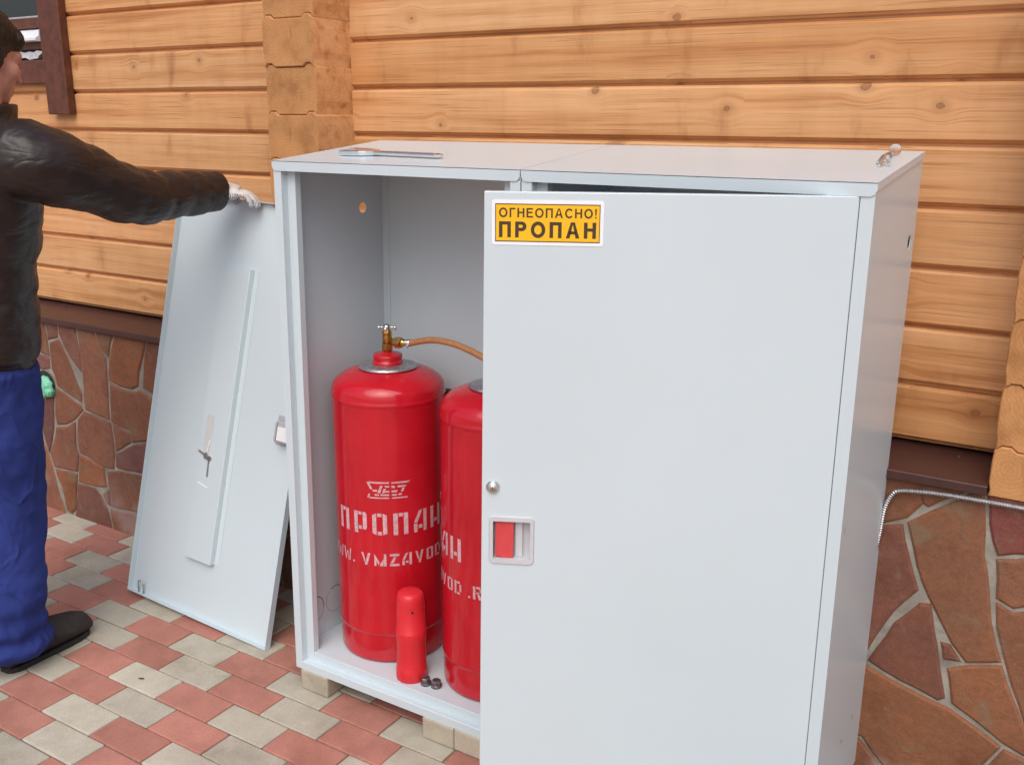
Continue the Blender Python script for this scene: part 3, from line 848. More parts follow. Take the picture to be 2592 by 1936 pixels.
def make_cabinet(name, label, x0, W, rack, hole_side):
    root = thing(name, label, "gas cabinet", (x0, YF, Z0), "twin gas cabinets")
    rk = lambda p: Vector((p.x + rack * (p.z - Z0), p.y, p.z))
    def put(nm, b, mat=M_STEEL, **k):
        b.map(rk); return b.build(nm, mat, root, True, **k)
    x1 = x0 + W
    zs = lambda y: ZF + (y - YF) / (YB - YF) * (ZB - ZF)
    # side panels, a cable hole high up at the back of the outer one
    side = [(YF + .001, Z0), (YB, Z0), (YB, zs(YB) - .002), (YF + .001, zs(YF) - .002)]
    hl = [circ(0.478, 1.296, 0.0145)] + ([circ(0.486, 1.080, 0.003, 10)] if hole_side == 'L' else [])
    if hole_side == 'R': hl = [circ(0.512, 1.295, 0.0145)]
    put("side_panel", ngon_with_holes(side, hl if hole_side == 'L' else [], x0, x0 + .0018))
    put("side_panel", ngon_with_holes(side, hl if hole_side == 'R' else [], x1 - .0018, x1))
    put("back_panel", MB().box(x0 + .002, x1 - .002, YB - .0018, YB - .0001, Z0, ZB - .003))
    # folded flanges where sides meet the back
    fb = MB().box(x0 + .0022, x0 + .026, YB - .0036, YB - .0020, FZ, ZB - .008)
    fb.box(x1 - .026, x1 - .0022, YB - .0036, YB - .0020, FZ, ZB - .008)
    put("back_flange", fb)
    # posts with a door rebate
    def post(sgn, xe):
        s = sgn
        pr = [(xe, YF), (xe + s * .024, YF), (xe + s * .024, YF + .020), (xe + s * .050, YF + .020), (xe + s * .050, YF + .038),
              (xe + s * .0485, YF + .038), (xe + s * .0485, YF + .0215), (xe + s * .0225, YF + .0215), (xe + s * .0225, YF + .0015), (xe, YF + .0015)]
        return MB().prism(pr, Z0 + .0245, 1.4075, 'z')
    put("post", post(1, x0)); put("post", post(-1, x1))
    sl = [(YF, Z0), (YF, Z0 + .022), (YF + .002, Z0 + .024), (YF + .0206, Z0 + .024), (YF + .0206, FZ - .001), (YF + .0218, FZ), (YF + .030, FZ), (YF + .030, FZ - .0015), (YF + .0225, FZ - .0015), (YF + .0225, Z0 + .0225), (YF + .0015, Z0 + .0225), (YF + .0015, Z0)]
    put("sill", MB().prism(sl, x0, x1, 'x'))
    put("floor_pan", MB().box(x0 + .002, x1 - .002, YF + .0305, YB - .004, FZ - .004, FZ))
    put("base_pan", MB().box(x0 + .002, x1 - .002, YF + .002, YB - .004, Z0, Z0 + .002))
    # roof cap: sloping sheet, front fascia with rounded ends, side skirts
    rp_ = MB()
    e = .0028
    a0, a1 = x0 - e, x1 + (e if hole_side == 'R' else .0004)
    if hole_side == 'R': a0 = x0 - .0004
    v = [(a0, YF - .0025, ZF), (a1, YF - .0025, ZF), (a1, YB, ZB), (a0, YB, ZB)]
    vv = v + [(p[0], p[1], p[2] - .0018) for p in v]
    rp_.add(vv, [(0, 1, 2, 3), (7, 6, 5, 4), (0, 4, 5, 1), (1, 5, 6, 2), (2, 6, 7, 3), (3, 7, 4, 0)])
    r = .010
    fz0 = 1.4062
    fas = [(a0, ZF - .0005), (a0 + .0006, fz0 + r), (a0 + .004, fz0 + .003), (a0 + r, fz0), (a1 - r, fz0), (a1 - .004, fz0 + .003), (a1 - .0006, fz0 + r), (a1, ZF - .0005)]
    rp_.prism(fas, YF - .0025, YF - .0008, 'y')
    for xa in (a0, a1 - .001):
        q = [(YF - .0008, zs(YF) - .014), (YF - .0008, zs(YF) - .0019), (YB, ZB - .0019), (YB, ZB - .014)]
        if (xa == a0) == (hole_side == 'L') :
            rp_.prism(q, xa, xa + .001, 'x')
    put("roof_panel", rp_)
    return root, put

cabL, putL = make_cabinet("gas_cabinet", "open doorless grey steel gas cabinet with two red cylinders standing inside", 0.497, 0.6965, 0.0135, 'L')
# punched knockouts low on the left side and the seam of the back sheet
def ring_decal(cy, cz, r, a0, a1, w, x):
    n = 40; v = []; f = []
    for i in range(n + 1):
        a = a0 + (a1 - a0) * i / n
        for rr in (r - w, r + w): v.append((x, cy + rr * cos(a), cz + rr * sin(a)))
    for i in range(n): f.append([2 * i, 2 * i + 1, 2 * i + 3, 2 * i + 2])
    return MB().add(v, f)
for cy in (0.2310, 0.3190):
    kb = ring_decal(cy, 0.1985, 0.0385, -0.2, 2.1, .0011, 0.4993)
    kb.v += []
    kb2 = ring_decal(cy, 0.1985, 0.0385, 2.25, 6.0, .0005, 0.4993)
    kb.add(kb2.v, kb2.f)
    putL("knockout_or_hole_shade", kb, M_DARK, recalc=False)

cabR, putR = make_cabinet("gas_cabinet", "grey steel gas cabinet with a yellow signed door", 1.2150, 0.6960, 0.0, 'R')
cabR["label"] = "grey steel gas cabinet on the right with its yellow signed door standing ajar"
kn = MB().lathe([(0, 0), (.0175, 0)], (1.2150 + .6960 - .0035, 0.512, 1.295), 24, axis='x')
putR("knockout_or_hole_shade", kn, M_DARK, recalc=False)  # dark disc added behind the cable hole, painting the shade inside it
# scuffs on the right flank
for (y, z, s) in ((0.180, 0.792, 1), (0.455, 0.2375, -1), (0.361, 0.2295, -1)):
    sf = MB()
    sf.add([(1.9115, y, z - .006), (1.9115, y + .0015, z - .006), (1.9115, y + .003, z + .006), (1.9115, y + .0008, z + .006)], [(0, 1, 2, 3)])
    if s < 0: sf.add([(1.9115, y + .003, z + .006), (1.9115, y + .011, z - .004), (1.9115, y + .011, z - .0055), (1.9115, y + .001, z + .005)], [(0, 1, 2, 3)])
    putR("scuff", sf, M_DARK, recalc=False)

# right door, hinged on the right post and swung open about 26 degrees
DW, DZ0, DZ1 = 0.6415, 0.092, 1.4059
TH = radians(25.77)
door = bpy.data.objects.new("door", None); COL.objects.link(door)
door.parent = cabR
hinge = Vector((1.886, 0.1545, 0.0))
door.location = hinge - Vector((cos(TH), sin(TH), 0)) * DW - Vector(cabR.location)
door.rotation_euler = (0, 0, TH)
# door axes: x along the leaf from free edge to hinge, -y outwards, z is world height
HX0, HX1, HZ0, HZ1 = 0.0162, 0.0885, 0.7052, 0.7838
dl = MB()
def holed_face(y):
    xs = [0.0015, HX0, HX1, DW - .0015]; zs = [DZ0 + .0015, HZ0, HZ1, DZ1 - .0015]
    v = [(x, y, z) for z in zs for x in xs]
    f = [[j * 4 + i, j * 4 + i + 1, (j + 1) * 4 + i + 1, (j + 1) * 4 + i] for j in range(3) for i in range(3) if not (i == 1 and j == 1)]
    return v, f
v, f = holed_face(0.0); dl.add(v, f)
v, f = holed_face(0.0016); dl.add(v, [q[::-1] for q in f])
for (xa, xb, za, zb) in ((0, DW, DZ0, DZ0 + .0015), (0, DW, DZ1 - .0015, DZ1)):
    dl.box(xa, xb, 0.0009, .021, za, zb)
dl.box(0, .0015, .0009, .021, DZ0 + .0015, DZ1 - .0015); dl.box(DW - .0015, DW, .0009, .021, DZ0 + .0015, DZ1 - .0015)
# eased front edges
for (a, b, c_, d_) in (((0, .0009, DZ0), (DW, .0009, DZ0), (DW - .0015, 0, DZ0 + .0015), (.0015, 0, DZ0 + .0015)),
                       ((0, .0009, DZ1), (DW, .0009, DZ1), (DW - .0015, 0, DZ1 - .0015), (.0015, 0, DZ1 - .0015)),
                       ((0, .0009, DZ0), (0, .0009, DZ1), (.0015, 0, DZ1 - .0015), (.0015, 0, DZ0 + .0015)),
                       ((DW, .0009, DZ0), (DW, .0009, DZ1), (DW - .0015, 0, DZ1 - .0015), (DW - .0015, 0, DZ0 + .0015))):
    dl.add([a, b, c_, d_], [(0, 1, 2, 3)])
dl.map(lambda p: Vector((p.x - 0.0125 * (DZ1 - p.z) / 1.3, p.y, p.z)) if p.x < .003 else p)
dl.build("leaf", M_STEEL, door)
# lock
lk = MB().lathe([(0.0, -.0075), (.0085, -.0075), (.0098, -.0065), (.0102, -.005), (.0125, -.0035), (.0132, -.0015), (.0132, .003)], (0.0158, 0, 0.8530), 28, axis='y')
lk.lathe([(0, -.0085), (.0060, -.0085), (.0064, -.0072)], (0.0158, 0, 0.8530), 20, mi=0, axis='y')
lk.box(0.0150, 0.0166, -.0089, -.0080, 0.8490, 0.8570, mi=1)
lk.build("lock", [M_NICKEL, M_DARK], door)
# recessed handle: bezel, cup, red latch plate
def rrect(x0, x1, z0, z1, r, n=5):
    out = []
    for (cx, cz, a) in ((x1 - r, z1 - r, 0), (x0 + r, z1 - r, pi / 2), (x0 + r, z0 + r, pi), (x1 - r, z0 + r, 1.5 * pi)):
        for i in range(n + 1): out.append((cx + r * cos(a + i * pi / 2 / n), cz + r * sin(a + i * pi / 2 / n)))
    return out
hb = MB()
o1 = rrect(0.0080, 0.0962, 0.6945, 0.7945, .010); o2 = rrect(0.0096, 0.0946, 0.6962, 0.7928, .009)
i2 = rrect(HX0, HX1, HZ0, HZ1, .0022)
n = len(o1)
rows = [[(p[0], -.0002, p[1]) for p in o1], [(p[0], -.0030, p[1]) for p in o2], [(p[0], -.0030, p[1]) for p in i2], [(p[0], .0200, p[1]) for p in i2]]
v = [q for r_ in rows for q in r_]
hb.add(v, [[a * n + i, a * n + (i + 1) % n, (a + 1) * n + (i + 1) % n, (a + 1) * n + i] for a in range(3) for i in range(n)] + [[3 * n + i for i in range(n)]])
# step in the cup
hb.box(0.0585, 0.0720, 0.0120, 0.0198, HZ0 + .0006, HZ1 - .0006)
hb.build("handle", M_GREYPLASTIC, door, recalc=False)
rd = MB()
rd.prism([(0.0200, HZ0 + .0030), (0.0305, HZ0 + .0030), (0.0305, HZ0 + .0006), (0.0545, HZ0 + .0006), (0.0560, HZ1 - .0006), (0.0320, HZ1 - .0006), (0.0320, HZ1 - .0032), (0.0208, HZ1 - .0032)], 0.0035, 0.0110, 'y')
rd.build("latch", M_REDLEVER, door)

# lettering: strokes as flat polygons in a unit cell (0..w, 0..1)
def ring_poly(cx, cy, rx, ry, s, a0=0, a1=2 * pi, n=28):
    """faces of an elliptical stroke"""
    P = []
    for i in range(n):
        t0 = a0 + (a1 - a0) * i / n; t1 = a0 + (a1 - a0) * (i + 1) / n
        P.append([(cx + rx * cos(t0), cy + ry * sin(t0)), (cx + rx * cos(t1), cy + ry * sin(t1)), (cx + (rx - s) * cos(t1), cy + (ry - s) * sin(t1)), (cx + (rx - s) * cos(t0), cy + (ry - s) * sin(t0))])
    return P
def R4(x0, y0, x1, y1): return [(x0, y0), (x1, y0), (x1, y1), (x0, y1)]
def glyph(c, s=0.15):
    if c == 'О': return 0.92, ring_poly(.46, .5, .46, .52, s)
    if c == 'Г': return 0.62, [R4(0, 0, s, 1), R4(s, 1 - s * .9, .62, 1)]
    if c == 'Н': return 0.76, [R4(0, 0, s, 1), R4(.76 - s, 0, .76, 1), R4(s, .44, .76 - s, .44 + s * .9)]
    if c == 'Е': return 0.70, [R4(0, 0, s, 1), R4(s, 1 - s * .9, .68, 1), R4(s, 0, .70, s * .9), R4(s, .45, .64, .45 + s * .9)]
    if c == 'П': return 0.76, [R4(0, 0, s, 1), R4(.76 - s, 0, .76, 1), R4(s, 1 - s * .9, .76 - s, 1)]
    if c == 'А': return 0.86, [[(0, 0), (s * 1.08, 0), (.43 + s * .12, 1), (.43 - s * .55, 1)], [(.86 - s * 1.08, 0), (.86, 0), (.43 + s * .55, 1), (.43 - s * .12, 1)], R4(.20, .25, .66, .25 + s * .85)]
    if c == 'С': return 0.84, ring_poly(.45, .5, .45, .52, s, radians(38), radians(322))
    if c == 'Р':
        return 0.72, [R4(0, 0, s, 1)] + [R4(s, 1 - s * .9, .44, 1), R4(s, .40, .44, .40 + s * .9)] + ring_poly(.42, .70, .30, .30, s, -pi / 2, pi / 2, 14)
    if c == '!': return 0.22, [[(.04, .30), (.16, .30), (.20, 1), (0, 1)], R4(.02, 0, .18, .17)]
    return 0.4, []
def text_polys(txt, x0, x1, z0, z1, s):
    """lay a word out so that it fills x0..x1 and z0..z1"""
    H = z1 - z0
    gl = [glyph(c, s) for c in txt]
    tot = sum(g[0] for g in gl) * H
    gap = ((x1 - x0) - tot) / (len(txt) - 1)
    out = []; x = x0
    for w, ps in gl:
        for p in ps: out.append([(x + q[0] * H, z0 + q[1] * H) for q in p])
        x += w * H + gap
    return out
sg = MB()
yv = -.0008
pl = rrect(0.0137, 0.2108, 0.3129 + 1.0, 1.3920, .004, 4)
sg.prism(pl, yv, -.0001, 'y', 0)
def flat(p, y, mi): sg.add([(q[0], y, q[1]) for q in p], [list(range(len(p)))], mi)
flat(R4(0.0193, 1.3186, 0.2047, 1.3854), yv - .00015, 2)
flat(R4(0.0208, 1.3204, 0.2032, 1.3836), yv - .0003, 1)
for p in text_polys("ОГНЕОПАСНО!", 0.0262, 0.1988, 1.3615, 1.3780, 0.185): flat(p, yv - .00045, 2)
for p in text_polys("ПРОПАН", 0.0262, 0.1978, 1.3263, 1.3543, 0.225): flat(p, yv - .00045, 2)
sgo = sg.build("warning_sign", [M_LABEL, M_YELLOW, M_INK], door, recalc=False)
sgo["label"] = "white bordered yellow sign reading ОГНЕОПАСНО! ПРОПАН"
# hinge pins at the leaf's hinge edge
hp = MB().tube([(DW - .006, .010, DZ1), (DW - .006, .010, DZ1 + .012)], .003, 10)
hp.build("hinge_pin", M_ZINC, door)

# ------------------------------------------------------------------ the lifted-off door leaning on the log corner
PW, PH, PD = 0.64, 1.31, 0.021
panel = thing("cabinet_door", "grey steel door lifted off and leaning inside out against the log corner", "door", (-0.3513, 0.2443, 0.0243))
Rz = Matrix.Rotation(-0.0075, 3, 'Z'); Rx = Matrix.Rotation(-0.2341, 3, 'X'); Ry = Matrix.Rotation(0.0346, 3, 'Y')
panel.rotation_euler = (Rz @ Rx @ Ry).to_euler()
pb = MB()
pb.box(0, PW, PD - .0016, PD, 0, PH)
for bx in ((0, .0016, 0, PD - .0016, 0, PH), (PW - .0016, PW, 0, PD - .0016, 0, PH), (.0016, PW - .0016, 0, PD - .0016, 0, .0016), (.0016, PW - .0016, 0, PD - .0016, PH - .0016, PH)):
    pb.box(*bx)
pb.build("leaf", M_STEEL, panel)
# top-hat stiffener
st = MB()
hx0, hx1 = 0.243, 0.365
st.prism([(hx0 - .014, PD - .0017), (hx0 - .014, PD - .003), (hx0, PD - .003), (hx0 + .001, PD - .020), (hx0 + .003, PD - .022), (hx1 - .003, PD - .022), (hx1 - .001, PD - .020), (hx1, PD - .003), (hx1 + .020, PD - .003), (hx1 + .020, PD - .0017)], 0.183, 1.104, 'z')
st.build("stiffener", M_STEEL, panel)
# back of the lock, keys taped to the stiffener
# back of the handle box near the free edge
lb = MB()
lb.box(0.546, 0.628, PD - .004, PD - .0017, 0.606, 0.694, .001)
lb.box(0.566, 0.618, -.012, PD - .004, 0.618, 0.682, .003)
lb.box(0.5700, 0.5765, -.0165, -.0121, 0.622, 0.678)
lb.box(0.545, 0.560, PD - .010, PD - .0041, 0.652, 0.668)
lb.box(0.545, 0.560, PD - .010, PD - .0041, 0.626, 0.642)
lb.build("latch_box", M_LATCHGREY, panel)
MB().box(0.5800, 0.630, -.0170, -.0125, 0.6255, 0.667, .001).build("latch_tongue", M_WHITEPVC, panel)
# wire hinge bracket at the bottom corner
wb = MB().tube([(0.042, .012, 0.002), (0.042, .006, 0.034), (0.046, .002, 0.042), (0.060, .002, 0.043), (0.067, .006, 0.036), (0.067, .012, 0.002)], .0022, 10)
wb.build("hinge_bracket", M_ZINC, panel)
# tape strip and scratch of bare paper left on the stiffener
tp = MB().box(0.268, 0.298, PD - .0226, PD - .0222, 0.520, 0.640)
tp.build("tape", M_TAPE, panel)
MB().add([(0.262, PD - .0225, 0.4225), (0.310, PD - .0225, 0.4145), (0.310, PD - .0225, 0.4185), (0.262, PD - .0225, 0.4275)], [(0, 1, 2, 3)]).build("paper_strip", M_LABEL, panel, recalc=False)

Mp = Matrix.Translation(panel.location) @ panel.rotation_euler.to_matrix().to_4x4()
def key_mb(bow, tip, w):
    bow = Vector(bow); tip = Vector(tip); d = (tip - bow).normalized(); s = Vector((-d.z, 0, d.x))
    k = MB(); n = 14
    L = (tip - bow).length
    c = [bow + d * (cos(2 * pi * i / n) * .008) + s * (sin(2 * pi * i / n) * .0105) for i in range(n)]
    k.add([(p.x, p.y, p.z) for p in c] + [(p.x, p.y - .002, p.z) for p in c], [list(range(n)), list(range(2 * n - 1, n - 1, -1))] + [[i, (i + 1) % n, n + (i + 1) % n, n + i] for i in range(n)])
    a = bow + d * .006
    out = [a - s * .0032, a + s * .0032]
    m = 6
    for i in range(m + 1):
        out.append(a + d * ((L - .006) * (0.3 + .7 * i / m)) + s * (.0032 if i % 2 else .0018))
    out.append(tip - s * .0032)
    kk = len(out)
    k.add([(p.x, p.y, p.z) for p in out] + [(p.x, p.y - .0018, p.z) for p in out], [list(range(kk)), list(range(2 * kk - 1, kk - 1, -1))] + [[i, (i + 1) % kk, kk + (i + 1) % kk, kk + i] for i in range(kk)])
    return k
keys = thing("key_pair", "two small steel keys on a white tie taped to the leaning door", "keys", Mp @ Vector((0.289, -.002, 0.512)))
keys.rotation_euler = panel.rotation_euler
key_mb((0.012, -.0005, -.004), (0.014, -.0005, -.062), 1).build("key", M_NICKEL, keys)
key_mb((-.002, -.003, 0.002), (-.036, -.003, 0.012), 1).build("key", M_NICKEL, keys)
MB().tube([(.002, -.002, .002), (.001, -.003, .020), (.004, -.001, .040), (.003, 0, .052)], .0016, 8).build("tie", M_LABEL, keys)

# ------------------------------------------------------------------ pavers used as feet
def foot_block(x, y, label):
    b = MB().box(-0.0485, 0.0485, -0.0985, 0.0985, 0, 0.0595, .0045, seg=2)
    o = b.build("support_block", M_PAVB); o.location = (x, y, 0.0005)
    tag(o, label, "concrete block", "concrete blocks under the cabinets")
    return o
foot_block(0.564, 0.2495, "beige concrete block under the front left corner of the open cabinet")
foot_block(0.9825, 0.2495, "beige concrete block under the open cabinet sill, left one of the touching pair")
foot_block(1.0805, 0.2505, "beige concrete block under the open cabinet sill, beside the ajar door edge")
foot_block(1.36, 0.2600, "beige concrete block under the right cabinet's front, just behind the ajar door's free edge")
foot_block(1.84, 0.2600, "beige concrete block under the right cabinet's front, at its hinge side corner")
for x, w in ((0.56, "below the open cabinet's left rear corner"), (1.03, "below the open cabinet's right rear corner"), (1.36, "below the right cabinet's left rear corner"), (1.84, "below the right cabinet's right rear corner")):
    foot_block(x, 0.455, "shaded concrete block " + w)

# ------------------------------------------------------------------ gas cylinders
CRD = 0.1495
def cyl_profile():
    p = [(0.135, 0.0), (0.1455, 0.004), (0.1470, 0.012), (0.1475, 0.060), (0.1470, 0.078), (0.1478, 0.0845), (0.1495, 0.088), (0.1503, 0.0905), (0.1500, 0.094), CRD and (CRD, 0.097)]
    p += [(CRD, z) for z in (0.2, 0.35, 0.5, 0.65, 0.712)]
    p += [(0.1500, 0.716), (0.1512, 0.7195), (0.1516, 0.722), (0.1512, 0.7245), (0.1500, 0.728), (CRD, 0.731)]
    # torispherical head: short straight band, knuckle, dome
    for i in range(1, 15):
        a = radians(6 * i)
        p.append((CRD * cos(a) ** .88, 0.734 + 0.0615 * sin(a) ** .92))
    p += [(0.020, 0.7960)]
    return p
SM_OBJ = {}
def curved(polys, z_of=lambda z: z, r=CRD + .0006, maxd=3.0):
    """flat stencil polygons (angle in degrees, height) bent round the cylinder"""
    b = MB()
    for p in polys:
        # split each quad across so that it follows the curve
        if len(p) == 4:
            xs = [q[0] for q in p]
            m = max(2, int((max(xs) - min(xs)) / maxd) + 1)
            for i in range(m):
                t0, t1 = i / m, (i + 1) / m
                def L(a, c, t): return (a[0] + (c[0] - a[0]) * t, a[1] + (c[1] - a[1]) * t)
                quad = [L(p[0], p[1], t0), L(p[0], p[1], t1), L(p[3], p[2], t1), L(p[3], p[2], t0)]
                b.add([(r * sin(radians(q[0])), -r * cos(radians(q[0])), q[1]) for q in quad], [(0, 1, 2, 3)])
        else:
            b.add([(r * sin(radians(q[0])), -r * cos(radians(q[0])), q[1]) for q in p], [list(range(len(p)))])
    return b
def sten(c):
    """stencil letters in a unit cell with bridges"""
    if c == 'П': return [R4(0, 0, .30, 1), R4(.70, 0, 1, 1), R4(.36, .84, .64, 1)]
    if c == 'Р': return [R4(0, 0, .30, 1), R4(.36, .86, .62, 1), R4(.36, .20, .62, .36), [(.70, .20), (.92, .20), (1, .30), (1, .90)], [(.70, .20), (1, .90), (.92, 1), (.70, 1)]]
    if c == 'О': return [[(.0, .08), (.28, 0), (.28, 1), (.0, .92)], [(.72, 0), (1, .08), (1, .92), (.72, 1)], R4(.36, .84, .64, 1), R4(.36, 0, .64, .16)]
    if c == 'А': return [[(0, 0), (.26, 0), (.26, .40), (0, .40)], [(0, .45), (.26, .45), (.66, 1), (.40, .98)], R4(.74, 0, 1, 1), R4(.36, .16, .64, .32)]
    if c == 'Н': return [R4(0, 0, .28, 1), R4(.72, 0, 1, 1), R4(.36, .22, .64, .38)]
    if c == 'W': return [[(0, 1), (.16, 1), (.30, .0), (.18, .0)], [(.22, .0), (.34, .12), (.50, .75), (.42, .75)], [(.56, .75), (.62, .75), (.72, .0), (.60, .0)], [(.74, .0), (.84, .0), (1, 1), (.86, 1)]]
    if c == 'V': return [[(0, 1), (.26, 1), (.44, .36), (.34, .22)], [(.36, 0), (.64, 0), (1, 1), (.74, 1)]]
    if c == 'M': return [R4(0, 0, .17, .66), [(0, .75), (0, 1), (.44, .30), (.36, .06)], [(.46, .0), (.52, .24), (.80, .62), (.74, .0)], R4(.80, 0, 1, 1)]
    if c == 'Z': return [R4(0, .82, 1, 1), R4(0, 0, 1, .18), [(.05, .24), (.36, .24), (.70, .74), (.40, .74)]]
    if c == 'A': return [[(0, 0), (.24, 0), (.24, .40), (0, .40)], [(0, .46), (.24, .46), (.62, 1), (.36, .98)], R4(.74, 0, 1, 1), R4(.36, .18, .64, .34)]
    if c == 'O': return [[(.0, .08), (.28, 0), (.28, 1), (.0, .92)], [(.72, 0), (1, .08), (1, .92), (.72, 1)], R4(.36, .84, .64, 1), R4(.36, 0, .64, .16)]
    if c == 'D': return [R4(0, 0, .28, 1), R4(.36, .84, .80, 1), R4(.36, 0, .80, .16), [(.74, .24), (1, .24), (1, .80), (.74, .80)]]
    if c == 'R': return [R4(0, 0, .28, 1), R4(.38, .84, .84, 1), [(.76, .56), (1, .56), (1, .82), (.76, .82)], R4(.38, .44, .72, .58), [(.66, 0), (1, 0), (.78, .40), (.50, .40)]]
    if c == 'U': return [R4(0, .10, .28, 1), R4(.72, .10, 1, 1), R4(.32, 0, .68, .16)]
    if c == '.': return [R4(0, 0, 1, .17)]
    return []
ZBASE = FZ + .0005
def lay(c, a0, a1, z0, z1): return [[(a0 + q[0] * (a1 - a0), z0 + q[1] * (z1 - z0)) for q in p] for p in sten(c)]
word = []
for c, a in zip("ПРОПАН", (-23.5, -1.4, 19.3, 40.4, 61.2, 81.4)):
    word.append(lay(c, a, a + 14.8, 0.4845 - ZBASE, 0.545 - ZBASE))
site = []
for c, a, w in (('W', -47, 11.5), ('W', -33, 11.5), ('W', -19.2, 11.5), ('.', -5, 2), ('V', 5.7, 10.4), ('M', 20.1, 12.4), ('Z', 36, 9.4), ('A', 48.4, 9.8), ('V', 62, 9.4), ('O', 75.4, 8.8), ('D', 87.4, 9),
                ('.', 104.6, 2), ('R', 109.6, 9), ('U', 122, 9)):
    site.append(lay(c, a, a + w, 0.3970 - ZBASE, 0.4314 - ZBASE))
LZ0, LZ1 = 0.5860 - ZBASE, 0.6316 - ZBASE
def lz(t): return LZ0 + t * (LZ1 - LZ0)
logo = []
for p in ([(18, .90), (37, .90), (37, 1), (16, 1)], [(39.5, .90), (56, .90), (58.5, 1), (39.5, 1)],
          [(14.6, .97), (17.2, .97), (20.5, .55), (18.0, .55)], [(21, .42), (25.5, .42), (25, .53), (20.2, .53)],
          [(25.5, .34), (28.2, .34), (30.8, .78), (28.4, .78)], [(30.0, .34), (32.4, .34), (34.2, .60), (31.8, .60)], [(33.2, .38), (37.4, .38), (37.4, .48), (33.6, .48)],
          [(33.2, .68), (37.4, .68), (37.4, .78), (32.6, .78)], [(39.4, .38), (44.6, .38), (45.4, .50), (39.4, .50)], [(39.4, .66), (42.4, .62), (43.0, .74), (39.4, .80)], [(45.6, .66), (53.2, .66), (54.4, .77), (45.0, .77)],
          [(48.4, .40), (50.8, .40), (52.6, .62), (50.2, .62)], [(14.8, .04), (17.0, .04), (18.2, .27), (16.4, .27)], [(16.8, .0), (37, .0), (37, .08), (17.6, .08)], [(39.5, .0), (55.4, .0), (54.8, .08), (39.5, .08)],
          [(22.8, .18), (27, .18), (27, .27), (22.2, .27)], [(28.4, .18), (37, .18), (37, .27), (28.2, .27)], [(39.5, .18), (44.6, .18), (44.9, .27), (39.5, .27)], [(46.0, .20), (49.2, .20), (49.8, .30), (46.4, .30)]):
    logo.append([(q[0], lz(q[1])) for q in p])

def make_cylinder(loc, label):
    root = thing("gas_cylinder", label, "gas cylinder", loc, "red propane cylinders")
    MB().lathe(cyl_profile(), n=72).build("body", M_RED, root)
    nb = MB().lathe([(0.030, 0.7985), (0.040, 0.7975), (0.0405, 0.8035), (0.0385, 0.8085), (0.036, 0.8095), (0.0365, 0.8115), (0.0385, 0.8135), (0.0390, 0.8210), (0.0375, 0.8240), (0.030, 0.8245), (0.024, 0.8255), (0.018, 0.8265), (0.016, 0.830), (0.0, 0.830)], n=36)
    nb.build("neck_ring", M_RED, root)
    pl = MB().lathe([(0.020, 0.8000), (0.060, 0.7965), (0.0785, 0.7912), (0.0792, 0.7922), (0.060, 0.7978), (0.020, 0.8012)], n=56)
    pl.build("name_plate", M_ALU, root)
    vb = MB()
    vb.lathe([(0.0, .828), (.0115, .828), (.0120, .834), (.0135, .8345)], n=24)
    vb.lathe([(.0150, .8345), (.0155, .8375), (.0155, .848), (.0140, .852)], n=6, smooth=False)
    vb.lathe([(.0125, .850), (.0125, .872), (.0115, .876), (.0128, .8765), (.0128, .884), (.010, .887), (.0095, .892), (.0, .892)], n=24)
    # outlet stub towards +x
    vb.lathe([(.0085, .008), (.0085, .022), (.0105, .0225), (.0105, .030)], (0, 0, .858), n=20, axis='x')
    valve = vb.build("valve", M_BRASS, root)
    un = MB()
    un.lathe([(.0125, .028), (.0150, .029), (.0150, .045), (.0125, .047)], (0, 0, .858), n=6, axis='x', smooth=False)
    un.lathe([(.0095, .046), (.0095, .054), (.0070, .056), (.0070, .064)], (0, 0, .860), n=20, axis='x')
    un.build("union_nut", M_BRASS, valve)
    hw = MB().lathe([(.0085, .889), (.0105, .890), (.0110, .898), (.0085, .9025), (.0, .9035)], n=20)
    for k in range(4):
        a = k * pi / 2 + 0.5
        hw.tube([(.008 * cos(a), .008 * sin(a), .8955), (.020 * cos(a), .020 * sin(a), .8945)], .0028, 8)
        hw.ell((.0215 * cos(a), .0215 * sin(a), .893), (.0045, .0045, .0062), u=10, w=8)
    hw.build("handwheel", M_CHROME, valve)
    for ps in word + site: curved(ps).build("letter", M_STENCIL, root, recalc=False)
    c = curved(logo).build("emblem", M_STENCIL, root, recalc=False); c["label"] = "stencilled white maker's emblem in a banner frame"
    return root
C1 = (0.680, 0.365, ZBASE)
cyl1 = make_cylinder(C1, "left red propane cylinder, fully in view, with white stencilled lettering and brass valve")
cyl2 = copy_tree(cyl1)
cyl2.location = (1.035, 0.360, ZBASE)
cyl2.rotation_euler = (0, 0, radians(-103))
for ch in cyl2.children:
    if ch.name.startswith("valve"): ch.rotation_euler = (0, 0, radians(103 + 35))
cyl2["label"] = "red propane cylinder on the right, half hidden behind the open door"

